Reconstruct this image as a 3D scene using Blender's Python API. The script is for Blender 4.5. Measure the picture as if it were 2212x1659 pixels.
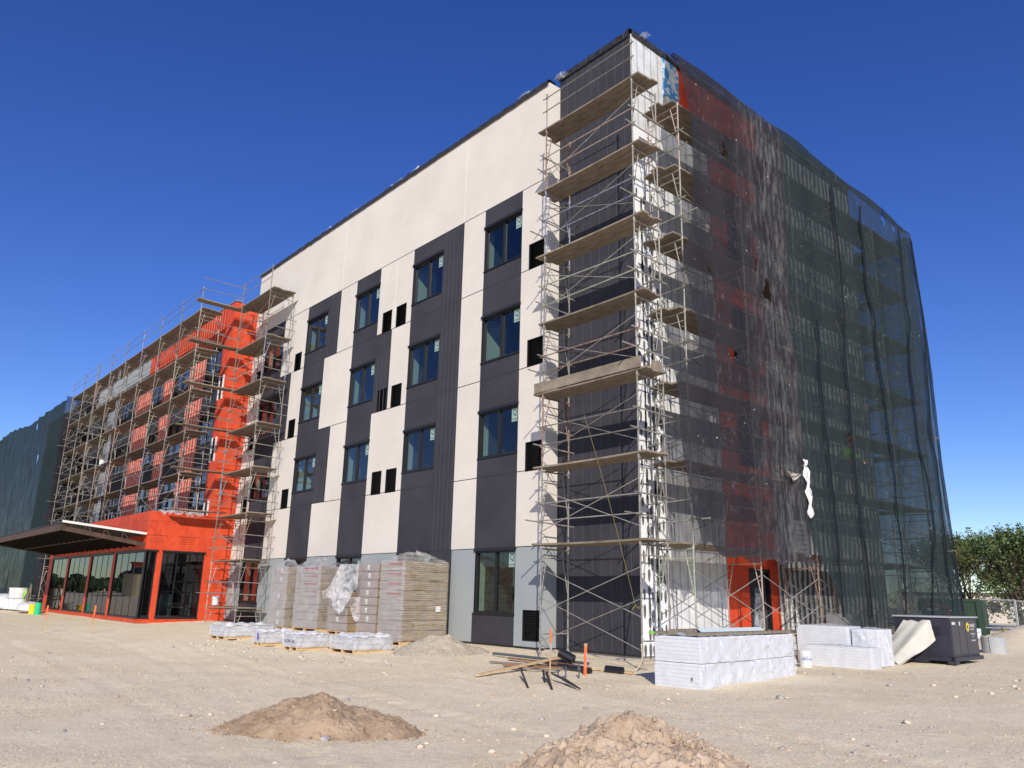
import bpy, math, random
import numpy as np
from mathutils import Vector, Matrix, noise
R=math.radians
random.seed(7)
for o in list(bpy.data.objects): bpy.data.objects.remove(o)
scene=bpy.context.scene; col=scene.collection

# ---------------------------------------------------------------- camera
YAW,PIT,ROL=R(49.6318),R(15.1441),R(1.35676)
CAM=Vector((12.28766,-14.48117,1.19111))
fw=Vector((-math.sin(YAW)*math.cos(PIT),math.cos(YAW)*math.cos(PIT),math.sin(PIT)))
r0=Vector((math.cos(YAW),math.sin(YAW),0)); u0=r0.cross(fw)
rt=r0*math.cos(ROL)+u0*math.sin(ROL); up=-r0*math.sin(ROL)+u0*math.cos(ROL)
cd=bpy.data.cameras.new('camera'); cam=bpy.data.objects.new('camera',cd); col.objects.link(cam)
M=Matrix(((rt.x,up.x,-fw.x),(rt.y,up.y,-fw.y),(rt.z,up.z,-fw.z))).to_4x4(); M.translation=CAM
cam.matrix_world=M
cd.sensor_width=36; cd.lens=36*1706.13/2212; cd.clip_end=3000; cd.clip_start=.05
scene.camera=cam
# ---------------------------------------------------------------- sky and sun
SUN=Vector((1.2,-1.0,.82)).normalized()
EL=math.asin(SUN.z); AZ=math.atan2(SUN.x,SUN.y)
w=bpy.data.worlds.new('World'); scene.world=w; w.use_nodes=True
nt=w.node_tree; nt.nodes.clear()
sky=nt.nodes.new('ShaderNodeTexSky'); sky.sky_type='NISHITA'; sky.sun_disc=False
sky.sun_elevation=EL; sky.sun_rotation=AZ; sky.altitude=1200; sky.air_density=1.0; sky.dust_density=.3; sky.ozone_density=3.0
hs=nt.nodes.new('ShaderNodeHueSaturation'); hs.inputs['Saturation'].default_value=1.27; hs.inputs['Hue'].default_value=.523
bg=nt.nodes.new('ShaderNodeBackground'); bg.inputs['Strength'].default_value=.138
out=nt.nodes.new('ShaderNodeOutputWorld')
nt.links.new(sky.outputs[0],hs.inputs['Color']); nt.links.new(hs.outputs[0],bg.inputs['Color']); nt.links.new(bg.outputs[0],out.inputs[0])
sl=bpy.data.lights.new('sun','SUN'); sl.energy=4.6; sl.angle=R(.53); sl.color=(1,.94,.84)
so=bpy.data.objects.new('sun',sl); col.objects.link(so); so.rotation_euler=SUN.to_track_quat('Z','Y').to_euler(); so.location=(30,-30,30)
vs=scene.view_settings; vs.view_transform='Standard'; vs.look='None'; vs.gamma=1; vs.exposure=0.02
scene.cycles.max_bounces=8; scene.cycles.transparent_max_bounces=24

# ---------------------------------------------------------------- helpers
class MB:
    def __init__(s): s.v=[];s.f=[];s.m=[]
    def quad(s,a,b,c,d,m=0):
        n=len(s.v); s.v+=[tuple(a),tuple(b),tuple(c),tuple(d)]; s.f.append((n,n+1,n+2,n+3)); s.m.append(m)
    def poly(s,pts,m=0):
        n=len(s.v); s.v+=[tuple(p) for p in pts]; s.f.append(tuple(range(n,n+len(pts)))); s.m.append(m)
    def box(s,x0,x1,y0,y1,z0,z1,m=0,mx=None):
        n=len(s.v)
        P=[(x0,y0,z0),(x1,y0,z0),(x1,y1,z0),(x0,y1,z0),(x0,y0,z1),(x1,y0,z1),(x1,y1,z1),(x0,y1,z1)]
        if mx is not None: P=[tuple(mx@Vector(p)) for p in P]
        s.v+=P
        for q in ((0,3,2,1),(4,5,6,7),(0,1,5,4),(1,2,6,5),(2,3,7,6),(3,0,4,7)): s.f.append(tuple(n+i for i in q)); s.m.append(m)
    def tube(s,a,b,r=.02,k=6,m=0,r2=None,cap=True):
        a=Vector(a);b=Vector(b);d=b-a
        if d.length<1e-6: return
        d.normalize(); t=Vector((0,0,1)) if abs(d.z)<.9 else Vector((1,0,0))
        e=d.cross(t).normalized(); g=d.cross(e); n=len(s.v); r2=r if r2 is None else r2
        for c,rr in ((a,r),(b,r2)):
            for i in range(k):
                q=2*math.pi*i/k; s.v.append(tuple(c+e*(rr*math.cos(q))+g*(rr*math.sin(q))))
        for i in range(k):
            j=(i+1)%k; s.f.append((n+i,n+j,n+k+j,n+k+i)); s.m.append(m)
        if cap:
            s.f.append(tuple(n+i for i in range(k))[::-1]); s.m.append(m); s.f.append(tuple(n+k+i for i in range(k))); s.m.append(m)
    def path(s,pts,r=.02,k=6,m=0):
        for a,b in zip(pts[:-1],pts[1:]): s.tube(a,b,r,k,m)
    def cyl(s,x,y,z0,z1,ra,rb=None,k=20,m=0,cap=True): s.tube((x,y,z0),(x,y,z1),ra,k,m,rb,cap)
    def grid(s,P,m=0,skip=None):
        n=len(s.v); a=len(P); b=len(P[0])
        for row in P:
            for p in row: s.v.append(tuple(p))
        for i in range(a-1):
            for j in range(b-1):
                if skip and skip(i,j): continue
                s.f.append((n+i*b+j,n+i*b+j+1,n+(i+1)*b+j+1,n+(i+1)*b+j)); s.m.append(m)
    def mesh(s,name,mats,smooth=False):
        me=bpy.data.meshes.new(name); me.from_pydata(s.v,[],s.f)
        for m in (mats if isinstance(mats,(list,tuple)) else [mats]): me.materials.append(m)
        me.polygons.foreach_set('material_index',s.m)
        if smooth: me.polygons.foreach_set('use_smooth',[True]*len(s.f))
        me.update(); return me
    def build(s,name,mats,parent=None,smooth=False,loc=None):
        return link(name,s.mesh(name,mats,smooth),parent,loc)
def link(name,me,parent=None,loc=None,rot=None):
    o=bpy.data.objects.new(name,me); col.objects.link(o)
    if parent is not None: o.parent=parent
    if loc is not None: o.location=loc
    if rot is not None: o.rotation_euler=rot
    return o
def tag(o,label=None,cat=None,group=None,kind=None):
    if label: o['label']=label
    if cat: o['category']=cat
    if group: o['group']=group
    if kind: o['kind']=kind
    return o
def thing(name,label,cat,loc=(0,0,0),rz=0,group=None):
    o=bpy.data.objects.new(name,None); o.empty_display_size=.2; col.objects.link(o)
    o.location=loc; o.rotation_euler=(0,0,rz); return tag(o,label,cat,group)
def text_mesh(name,body,size,mat,parent,mx,ext=.001):
    c=bpy.data.curves.new(name,'FONT'); c.body=body; c.size=size; c.extrude=ext; c.align_x='CENTER'; c.align_y='CENTER'; c.resolution_u=2
    t=bpy.data.objects.new(name,c); col.objects.link(t)
    dg=bpy.context.evaluated_depsgraph_get(); me=bpy.data.meshes.new_from_object(t.evaluated_get(dg)); bpy.data.objects.remove(t)
    me.transform(mx); me.materials.clear(); me.materials.append(mat); me.name=name
    return link(name,me,parent)
def sm(e0,e1,x):
    t=max(0,min(1,(x-e0)/(e1-e0))); return t*t*(3-2*t)
def fbm(x,y,z=0,o=4): return noise.fractal(Vector((x,y,z)),1,2,o)

# ---------------------------------------------------------------- materials
def mat(name,color,rough=.8,c2=None,scale=6,detail=6,spec=.3,bump=0,bscale=60,metal=0,var=None,stretch=(1,1,1),fac=(.35,.65),objvar=0):
    m=bpy.data.materials.new(name); m.use_nodes=True; n=m.node_tree; b=n.nodes['Principled BSDF']
    b.inputs['Roughness'].default_value=rough; b.inputs['Metallic'].default_value=metal; b.inputs['Specular IOR Level'].default_value=spec
    b.inputs['Base Color'].default_value=(*color,1)
    tc=n.nodes.new('ShaderNodeTexCoord'); mp=n.nodes.new('ShaderNodeMapping'); mp.inputs['Scale'].default_value=stretch
    n.links.new(tc.outputs['Object'],mp.inputs[0])
    src=None
    if c2:
        nz=n.nodes.new('ShaderNodeTexNoise'); nz.inputs['Scale'].default_value=scale; nz.inputs['Detail'].default_value=detail; nz.inputs['Roughness'].default_value=.65
        cr=n.nodes.new('ShaderNodeValToRGB'); cr.color_ramp.elements[0].position=fac[0]; cr.color_ramp.elements[1].position=fac[1]
        cr.color_ramp.elements[0].color=(*color,1); cr.color_ramp.elements[1].color=(*c2,1)
        n.links.new(mp.outputs[0],nz.inputs['Vector']); n.links.new(nz.outputs['Fac'],cr.inputs[0]); src=cr.outputs[0]
    if objvar:
        oi=n.nodes.new('ShaderNodeObjectInfo'); h=n.nodes.new('ShaderNodeHueSaturation'); mr=n.nodes.new('ShaderNodeMapRange')
        mr.inputs[3].default_value=1-objvar; mr.inputs[4].default_value=1+objvar
        n.links.new(oi.outputs['Random'],mr.inputs[0]); n.links.new(mr.outputs[0],h.inputs['Value'])
        if src: n.links.new(src,h.inputs['Color'])
        else: h.inputs['Color'].default_value=(*color,1)
        src=h.outputs[0]
    if src: n.links.new(src,b.inputs['Base Color'])
    if bump:
        nb=n.nodes.new('ShaderNodeTexNoise'); nb.inputs['Scale'].default_value=bscale; nb.inputs['Detail'].default_value=5
        bp=n.nodes.new('ShaderNodeBump'); bp.inputs['Strength'].default_value=bump; bp.inputs['Distance'].default_value=.02
        n.links.new(mp.outputs[0],nb.inputs['Vector']); n.links.new(nb.outputs['Fac'],bp.inputs['Height']); n.links.new(bp.outputs[0],b.inputs['Normal'])
    return m
def stripe_mat(name,ca,cb,axis,period,duty=.5,rough=.8,n1=.25,c3=None,bump=.6,soft=.06,dirt=.25):
    """real vertical / horizontal bands of a surface, along one object axis"""
    m=bpy.data.materials.new(name); m.use_nodes=True; n=m.node_tree; b=n.nodes['Principled BSDF']; L=n.links.new
    b.inputs['Roughness'].default_value=rough; b.inputs['Specular IOR Level'].default_value=.3
    tc=n.nodes.new('ShaderNodeTexCoord'); sp=n.nodes.new('ShaderNodeSeparateXYZ'); L(tc.outputs['Object'],sp.inputs[0])
    nz=n.nodes.new('ShaderNodeTexNoise'); nz.inputs['Scale'].default_value=1.3; nz.inputs['Detail'].default_value=7; L(tc.outputs['Object'],nz.inputs['Vector'])
    ad=n.nodes.new('ShaderNodeMath'); ad.operation='MULTIPLY_ADD'; L(nz.outputs['Fac'],ad.inputs[0]); ad.inputs[1].default_value=period*n1; L(sp.outputs[axis],ad.inputs[2])
    dv=n.nodes.new('ShaderNodeMath'); dv.operation='DIVIDE'; L(ad.outputs[0],dv.inputs[0]); dv.inputs[1].default_value=period
    fr=n.nodes.new('ShaderNodeMath'); fr.operation='PINGPONG'; L(dv.outputs[0],fr.inputs[0]); fr.inputs[1].default_value=.5
    mr=n.nodes.new('ShaderNodeMapRange'); L(fr.outputs[0],mr.inputs[0]); mr.inputs[1].default_value=duty*.5-soft; mr.inputs[2].default_value=duty*.5+soft
    mx=n.nodes.new('ShaderNodeMix'); mx.data_type='RGBA'; L(mr.outputs[0],mx.inputs[0]); mx.inputs[6].default_value=(*ca,1); mx.inputs[7].default_value=(*cb,1)
    n2=n.nodes.new('ShaderNodeTexNoise'); n2.inputs['Scale'].default_value=2.2; n2.inputs['Detail'].default_value=8; n2.inputs['Roughness'].default_value=.7; L(tc.outputs['Object'],n2.inputs['Vector'])
    hv=n.nodes.new('ShaderNodeHueSaturation'); m2=n.nodes.new('ShaderNodeMapRange'); L(n2.outputs['Fac'],m2.inputs[0]); m2.inputs[1].default_value=.3; m2.inputs[2].default_value=.7; m2.inputs[3].default_value=1-dirt; m2.inputs[4].default_value=1+dirt
    L(m2.outputs[0],hv.inputs['Value']); L(mx.outputs[2],hv.inputs['Color']); L(hv.outputs[0],b.inputs['Base Color'])
    bp=n.nodes.new('ShaderNodeBump'); bp.inputs['Strength'].default_value=bump; bp.inputs['Distance'].default_value=.02; L(mr.outputs[0],bp.inputs['Height']); L(bp.outputs[0],b.inputs['Normal'])
    return m
def film_mat(name,color,lo,hi,scale=4,rough=.25,stretch=(1,1,1),spec=.6,bump=.4,c2=None,speck=0,dust=None):
    m=bpy.data.materials.new(name); m.use_nodes=True; n=m.node_tree; b=n.nodes['Principled BSDF']; L=n.links.new
    b.inputs['Roughness'].default_value=rough; b.inputs['Base Color'].default_value=(*color,1); b.inputs['Specular IOR Level'].default_value=spec
    o=n.nodes['Material Output']; tr=n.nodes.new('ShaderNodeBsdfTransparent'); ms=n.nodes.new('ShaderNodeMixShader')
    tc=n.nodes.new('ShaderNodeTexCoord'); mp=n.nodes.new('ShaderNodeMapping'); mp.inputs['Scale'].default_value=stretch; L(tc.outputs['Object'],mp.inputs[0])
    nz=n.nodes.new('ShaderNodeTexNoise'); nz.inputs['Scale'].default_value=scale; nz.inputs['Detail'].default_value=9; nz.inputs['Roughness'].default_value=.7; nz.inputs['Distortion'].default_value=.6; L(mp.outputs[0],nz.inputs['Vector'])
    mr=n.nodes.new('ShaderNodeMapRange'); L(nz.outputs['Fac'],mr.inputs[0]); mr.inputs[1].default_value=.38; mr.inputs[2].default_value=.66; mr.inputs[3].default_value=lo; mr.inputs[4].default_value=hi
    L(mr.outputs[0],ms.inputs[0]); L(tr.outputs[0],ms.inputs[1]); L(b.outputs[0],ms.inputs[2]); L(ms.outputs[0],o.inputs[0])
    if c2:
        n3=n.nodes.new('ShaderNodeTexNoise'); n3.inputs['Scale'].default_value=scale*2.2; n3.inputs['Detail'].default_value=9; n3.inputs['Roughness'].default_value=.75; L(mp.outputs[0],n3.inputs['Vector'])
        cr=n.nodes.new('ShaderNodeValToRGB'); cr.color_ramp.elements[0].position=.58; cr.color_ramp.elements[1].position=.84; cr.color_ramp.elements[0].color=(*color,1); cr.color_ramp.elements[1].color=(*c2,1)
        L(n3.outputs['Fac'],cr.inputs[0]); L(cr.outputs[0],b.inputs['Base Color'])
    if dust:
        # a band of plaster dust caught in the weave, centred on one bay
        sp=n.nodes.new('ShaderNodeSeparateXYZ'); L(tc.outputs['Object'],sp.inputs[0]); sb=n.nodes.new('ShaderNodeMath'); sb.operation='SUBTRACT'; L(sp.outputs[1],sb.inputs[0]); sb.inputs[1].default_value=dust[0]
        ab_=n.nodes.new('ShaderNodeMath'); ab_.operation='ABSOLUTE'; L(sb.outputs[0],ab_.inputs[0]); dm_=n.nodes.new('ShaderNodeMapRange'); L(ab_.outputs[0],dm_.inputs[0]); dm_.inputs[1].default_value=dust[1]; dm_.inputs[2].default_value=0; dm_.inputs[3].default_value=0; dm_.inputs[4].default_value=1.0
        n7=n.nodes.new('ShaderNodeTexNoise'); n7.inputs['Scale'].default_value=4.5; n7.inputs['Detail'].default_value=10; n7.inputs['Roughness'].default_value=.75; m7=n.nodes.new('ShaderNodeMapping'); m7.inputs['Scale'].default_value=(1,1.5,.3); L(tc.outputs['Object'],m7.inputs[0]); L(m7.outputs[0],n7.inputs['Vector'])
        r7=n.nodes.new('ShaderNodeMapRange'); L(n7.outputs['Fac'],r7.inputs[0]); r7.inputs[1].default_value=.46; r7.inputs[2].default_value=.66
        mu7=n.nodes.new('ShaderNodeMath'); mu7.operation='MULTIPLY'; L(dm_.outputs[0],mu7.inputs[0]); L(r7.outputs[0],mu7.inputs[1])
        mc7=n.nodes.new('ShaderNodeMix'); mc7.data_type='RGBA'; L(mu7.outputs[0],mc7.inputs[0]); L(cr.outputs[0],mc7.inputs[6]); mc7.inputs[7].default_value=(.17,.165,.16,1); cr=mc7
        L(mc7.outputs[2],b.inputs['Base Color'])
        mo=n.nodes.new('ShaderNodeMath'); mo.operation='MULTIPLY_ADD'; L(mu7.outputs[0],mo.inputs[0]); mo.inputs[1].default_value=.10; L(mr.outputs[0],mo.inputs[2]); mr=mo; L(mo.outputs[0],ms.inputs[0])
    if speck:
        vo=n.nodes.new('ShaderNodeTexVoronoi'); vo.inputs['Scale'].default_value=3.6; L(tc.outputs['Object'],vo.inputs['Vector'])
        n5=n.nodes.new('ShaderNodeTexNoise'); n5.inputs['Scale'].default_value=14; L(tc.outputs['Object'],n5.inputs['Vector'])
        ad=n.nodes.new('ShaderNodeMath'); ad.operation='MULTIPLY_ADD'; L(n5.outputs['Fac'],ad.inputs[0]); ad.inputs[1].default_value=.35; L(vo.outputs['Distance'],ad.inputs[2])
        lt=n.nodes.new('ShaderNodeMath'); lt.operation='LESS_THAN'; L(ad.outputs[0],lt.inputs[0]); lt.inputs[1].default_value=speck
        mc=n.nodes.new('ShaderNodeMix'); mc.data_type='RGBA'; L(lt.outputs[0],mc.inputs[0]); L(cr.outputs[2 if dust else 0],mc.inputs[6]); mc.inputs[7].default_value=(.62,.60,.56,1); L(mc.outputs[2],b.inputs['Base Color'])
        mxx=n.nodes.new('ShaderNodeMath'); mxx.operation='MAXIMUM'; L(mr.outputs[0],mxx.inputs[0]); L(lt.outputs[0],mxx.inputs[1]); L(mxx.outputs[0],ms.inputs[0])
    if bump:
        bp=n.nodes.new('ShaderNodeBump'); bp.inputs['Strength'].default_value=bump; bp.inputs['Distance'].default_value=.03; L(nz.outputs['Fac'],bp.inputs['Height']); L(bp.outputs[0],b.inputs['Normal'])
    return m
def glass_mat(name,tint,ior=1.75,rough=.0,pwr=3.0):
    m=bpy.data.materials.new(name); m.use_nodes=True; n=m.node_tree; L=n.links.new; n.nodes.remove(n.nodes['Principled BSDF']); o=n.nodes['Material Output']
    tr=n.nodes.new('ShaderNodeBsdfTransparent'); tr.inputs[0].default_value=(*tint,1); g=n.nodes.new('ShaderNodeBsdfGlossy'); g.inputs['Roughness'].default_value=rough; g.inputs[0].default_value=(1,1,1,1)
    lw=n.nodes.new('ShaderNodeLayerWeight'); lw.inputs[0].default_value=.5; pw=n.nodes.new('ShaderNodeMath'); pw.operation='POWER'; L(lw.outputs['Facing'],pw.inputs[0]); pw.inputs[1].default_value=pwr; fr=n.nodes.new('ShaderNodeMath'); fr.operation='MULTIPLY_ADD'; L(pw.outputs[0],fr.inputs[0]); fr.inputs[1].default_value=ior; fr.inputs[2].default_value=.06; ms=n.nodes.new('ShaderNodeMixShader')
    L(fr.outputs[0],ms.inputs[0]); L(tr.outputs[0],ms.inputs[1]); L(g.outputs[0],ms.inputs[2]); L(ms.outputs[0],o.inputs[0]); return m
MT={}
MT['cream']=mat('cream_stucco',(.625,.575,.51),.9,(.685,.64,.575),.55,10,bump=.35,bscale=90)
MT['dark']=mat('charcoal_stucco',(.034,.033,.041),.85,(.047,.046,.054),.8,8,bump=.35,bscale=90)
MT['gray']=mat('grey_stucco',(.30,.325,.33),.9,(.33,.35,.355),.9,8,bump=.3,bscale=90)
MT['beam']=mat('steel_brown',(.055,.036,.028),.7,(.11,.065,.045),5,8,bump=.3); MT['joist']=mat('joist_shade',(.012,.009,.008),.8)  # joists near black: shade under the canopy put into their colour
MT['joint']=mat('joint_black',(.03,.03,.035),.9)  # plain black colour of the expansion joints
MT['groove']=mat('groove_glint',(.070,.070,.082),.7)  # paler than the charcoal: light caught by the grooves, painted as strips
MT['lightjoint']=mat('light_bead',(.74,.70,.66),.8)
def orange_mat():
    m=mat('orange_wrap',(.50,.050,.017),.6,(.70,.085,.027),2.6,10,spec=.3,bump=1.0,bscale=4.5,stretch=(1,1,.5),fac=(.3,.7)); n=m.node_tree; b=n.nodes['Principled BSDF']; L=n.links.new
    tc=n.nodes.new('ShaderNodeTexCoord'); sp=n.nodes.new('ShaderNodeSeparateXYZ'); L(tc.outputs['Object'],sp.inputs[0])
    nz=n.nodes.new('ShaderNodeTexNoise'); nz.inputs['Scale'].default_value=1.2; L(tc.outputs['Object'],nz.inputs['Vector'])
    ad=n.nodes.new('ShaderNodeMath'); ad.operation='MULTIPLY_ADD'; L(nz.outputs['Fac'],ad.inputs[0]); ad.inputs[1].default_value=.12; L(sp.outputs[2],ad.inputs[2])
    fr=n.nodes.new('ShaderNodeMath'); fr.operation='PINGPONG'; L(ad.outputs[0],fr.inputs[0]); fr.inputs[1].default_value=.68
    cr=n.nodes.new('ShaderNodeMapRange'); L(fr.outputs[0],cr.inputs[0]); cr.inputs[1].default_value=.0; cr.inputs[2].default_value=.02; cr.inputs[3].default_value=.55; cr.inputs[4].default_value=1
    vo=n.nodes.new('ShaderNodeTexVoronoi'); vo.inputs['Scale'].default_value=1.5; vo.inputs['Randomness'].default_value=.35; L(tc.outputs['Object'],vo.inputs['Vector'])
    gt=n.nodes.new('ShaderNodeMath'); gt.operation='GREATER_THAN'; L(vo.outputs['Distance'],gt.inputs[0]); gt.inputs[1].default_value=.035
    mn=n.nodes.new('ShaderNodeMath'); mn.operation='MULTIPLY'; L(cr.outputs[0],mn.inputs[0]); L(gt.outputs[0],mn.inputs[1])
    mu=n.nodes.new('ShaderNodeMapRange'); L(mn.outputs[0],mu.inputs[0]); mu.inputs[3].default_value=.15; hs_=n.nodes.new('ShaderNodeHueSaturation'); L(mu.outputs[0],hs_.inputs['Value'])
    src=b.inputs['Base Color'].links[0].from_socket; L(src,hs_.inputs['Color']); L(hs_.outputs[0],b.inputs['Base Color']); return m
MT['orange']=orange_mat()
MT['print']=mat('wrap_print',(.22,.03,.015),.8)
MT['foam']=stripe_mat('foam_board',(.42,.42,.43),(.62,.62,.62),1,.30,.16,n1=.15,bump=.3,soft=.05,dirt=.2)
MT['foam_w']=mat('white_foam_board',(.74,.74,.76),.85,(.80,.80,.80),3,6,bump=.2,bscale=20)
MT['striped']=stripe_mat('striped_foam',(.12,.12,.13),(.62,.61,.58),1,.27,.52,n1=1.3,bump=.5,soft=.10,dirt=.4)
MT['dab']=mat('adhesive_dab',(.085,.085,.085),.9,(.16,.16,.16),4)
MT['corr']=stripe_mat('red_corrugated',(.34,.034,.016),(.72,.11,.04),0,.34,.5,n1=.1,bump=1,dirt=.25)
MT['corrw']=stripe_mat('red_white_strips',(.62,.07,.03),(.66,.36,.30),0,.38,.55,n1=.35,bump=1,dirt=.2)
MT['conc']=mat('concrete',(.36,.33,.29),.95,(.44,.41,.36),3,8,bump=.4,bscale=30)
MT['black']=mat('black_frame',(.012,.012,.014),.45,spec=.5)
MT['louver']=mat('louver_black',(.012,.012,.012),.6)
MT['dry']=mat('drywall',(.42,.47,.40),.9,(.48,.52,.45),2)
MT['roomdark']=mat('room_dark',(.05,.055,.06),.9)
MT['glass']=glass_mat('window_glass',(.50,.60,.57),.80)
MT['glass2']=glass_mat('storefront_glass',(.20,.24,.24),.36,0,2.4)
MT['sticker']=mat('sticker',(.30,.40,.37),.5)
MT['ink']=mat('ink',(.03,.07,.06),.6)
MT['white']=mat('white_plastic',(.70,.70,.70),.45,(.62,.62,.62),3)
MT['roof']=mat('roof_membrane',(.02,.02,.025),.6,(.05,.05,.06),6,bump=.5,bscale=12)
MT['steel']=mat('galvanised_tube',(.20,.19,.165),.55,(.37,.345,.30),9,6,spec=.5,metal=.25,objvar=.25)
MT['pink']=mat('pink_tube',(.40,.25,.21),.6,(.45,.38,.33),9,6,spec=.4,objvar=.15)
MT['blue_t']=mat('blue_tube',(.12,.13,.26),.6,(.33,.33,.35),9,6,spec=.4)
MT['rust']=mat('rusty_tube',(.15,.07,.045),.75,(.36,.26,.21),11,6)
MT['green_t']=mat('green_tube',(.24,.30,.20),.6,(.42,.43,.36),8,6)
MT['plank']=mat('scaffold_plank',(.165,.135,.10),.9,(.285,.24,.185),5,8,bump=.5,bscale=25,stretch=(.5,2,1),objvar=.15)
MT['lumber']=mat('raw_lumber',(.55,.38,.20),.8,(.66,.48,.28),6,8,bump=.3,bscale=30)
MT['card']=mat('cardboard',(.27,.235,.225),.75,(.33,.29,.275),3,8,spec=.3,bump=.3,bscale=6)
MT['wool']=stripe_mat('mineral_wool',(.20,.15,.09),(.33,.255,.16),2,.055,.45,n1=1.6,bump=.8,soft=.25,dirt=.3)
MT['film']=film_mat('stretch_film',(.62,.61,.62),.10,.42,2.2,.22,(1,1,1.6))
MT['film_f']=film_mat('foam_film',(.74,.75,.78),.25,.55,1.6,.22,(1,1,1),bump=.15)
MT['film_h']=film_mat('stretch_film_bands',(.70,.67,.62),.04,.40,3.5,.25,(.35,.35,4.5))
MT['filmw']=film_mat('heavy_film',(.80,.81,.85),.12,.62,5,.2)
MT['redprint']=mat('red_print',(.34,.10,.11),.8)
MT['block']=stripe_mat('concrete_block',(.24,.24,.25),(.46,.46,.48),2,.11,.14,n1=.05,bump=.5,soft=.05,dirt=.2)
MT['eps']=mat('polystyrene',(.68,.69,.73),.7,(.73,.74,.77),4,6,bump=.15,bscale=40)
MT['epsl']=stripe_mat('polystyrene_layers',(.58,.59,.64),(.70,.71,.74),2,.062,.2,n1=.4,bump=.35,soft=.12,dirt=.05)
MT['gen']=mat('generator_paint',(.022,.022,.036),.45,(.034,.034,.05),2,8,spec=.5)
MT['genside']=mat('generator_door',(.055,.05,.058),.5,(.066,.06,.068),2,8,spec=.5)
MT['yellow']=mat('yellow_decal',(.75,.60,.02),.5)
MT['canvas']=mat('white_canvas',(.50,.485,.43),.9,(.58,.565,.50),3,6,bump=.3,bscale=8)
MT['cont']=mat('green_container',(.018,.045,.028),.6,(.03,.06,.04),2,8)
MT['red']=mat('red_paint',(.55,.03,.03),.5)
MT['galv']=mat('galvanised',(.55,.56,.57),.4,(.62,.62,.63),3,metal=.6,spec=.5)
MT['stake']=mat('stake_wood',(.52,.36,.22),.85)
MT['hiorange']=mat('marking_orange',(.95,.16,.02),.6,(.85,.22,.08),10,6)
MT['flag']=mat('flag_ribbon',(.80,.70,.70),.6)
MT['pipe']=mat('black_pipe',(.012,.012,.016),.4,spec=.5)
MT['dkpipe']=mat('grey_pipe',(.10,.11,.12),.6)
MT['rope']=mat('rope_yellow',(.24,.20,.08),.8)
MT['net_b']=film_mat('black_debris_net',(.030,.029,.035),.66,.88,2.4,.85,(1,1.1,.5),.1,0,(.22,.215,.21),.20,dust=(3.8,1.5))
MT['net_g']=film_mat('green_debris_net',(.025,.036,.039),.66,.85,2.4,.85,(1,1.2,.5),.1,0,(.15,.17,.17),.185)
MT['net_g2']=film_mat('green_debris_net_dense',(.018,.029,.031),.92,.99,1.6,.85,(1.4,1,.5),.1,0,(.13,.15,.145),.19)
MT['bark']=mat('bark',(.06,.045,.035),.9,(.10,.08,.06),8)
MT['vest']=mat('hi_vis_vest',(.30,.62,.05),.7)
MT['skin']=mat('skin',(.35,.19,.12),.6)
MT['cloth']=mat('work_trousers',(.04,.05,.08),.9)
MT['hat']=mat('hard_hat',(.75,.14,.02),.4)
MT['tan']=mat('silo_cream',(.62,.52,.32),.8,(.68,.58,.38),.3)
MT['tint']=mat('pale_teal_board',(.58,.66,.66),.6)

# ---------------------------------------------------------------- ground
MOUNDS=[(3.30,-9.45,.85,1.35,.43,YAW),(6.75,-8.75,1.45,1.9,.60,YAW),(-3.3,-3.25,.95,1.35,.50,YAW),]
def gz0(x,y):
    a=-.05-.30*max(0,min(1,(-y-1)/7)); b=-.15-.2*max(0,min(1,(-y-2)/7)); k=sm(-4,0,x)
    z=a*(1-k)+b*k
    # low spoil bank behind the generator on the right
    dx=x-1.9; dy=y-21.5
    z+=.95*math.exp(-(dx/1.7)**2-(dy/4.2)**2)
    return z
def gz(x,y):
    z=gz0(x,y)
    d=math.hypot(x-CAM.x,y-CAM.y)
    if d<70:
        z+=.028*fbm(x*.35,y*.35,3.1,3)+.010*fbm(x*1.7,y*1.7,7.7,3)
        for k0 in (-7.2,-5.5,-9.6,-11.2):
            q=y+.12*x-k0-.55*math.sin(x*.16+k0); z-=.018*math.exp(-(q/.15)**2)*(.6+.4*math.sin(x*14))*sm(-.3,.25,fbm(x*.2,k0,2,2)+.1)-.008*math.exp(-((abs(q)-.28)/.10)**2)
        z+=.008*max(0,fbm(x*6,y*6,1.3,2))
    return z
def ramp(a,b,n,pw=1.8,rev=False):
    t=np.linspace(0,1,n)**pw
    if rev: t=1-t[::-1]
    return list(a+(b-a)*t)
xs=sorted(set([round(v,3) for v in ramp(-14,-700,46,2.6)]+list(np.round(np.arange(-14,13.6,.085),3))+[round(v,3) for v in ramp(13.6,500,18,2.4)]))
ys=sorted(set([round(v,3) for v in ramp(-14.5,-500,14,2.2)]+list(np.round(np.arange(-14.5,-1,.085),3))+list(np.round(np.arange(-1,30,.35),3))+[round(v,3) for v in ramp(30,900,22,2.2)]))
g=MB(); g.grid([[(x,y,gz(x,y)+(0 if (-14<x<14 and -14.5<y<0) else 0)) for y in ys] for x in xs])
g.f=[f[::-1] for f in g.f]
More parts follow.
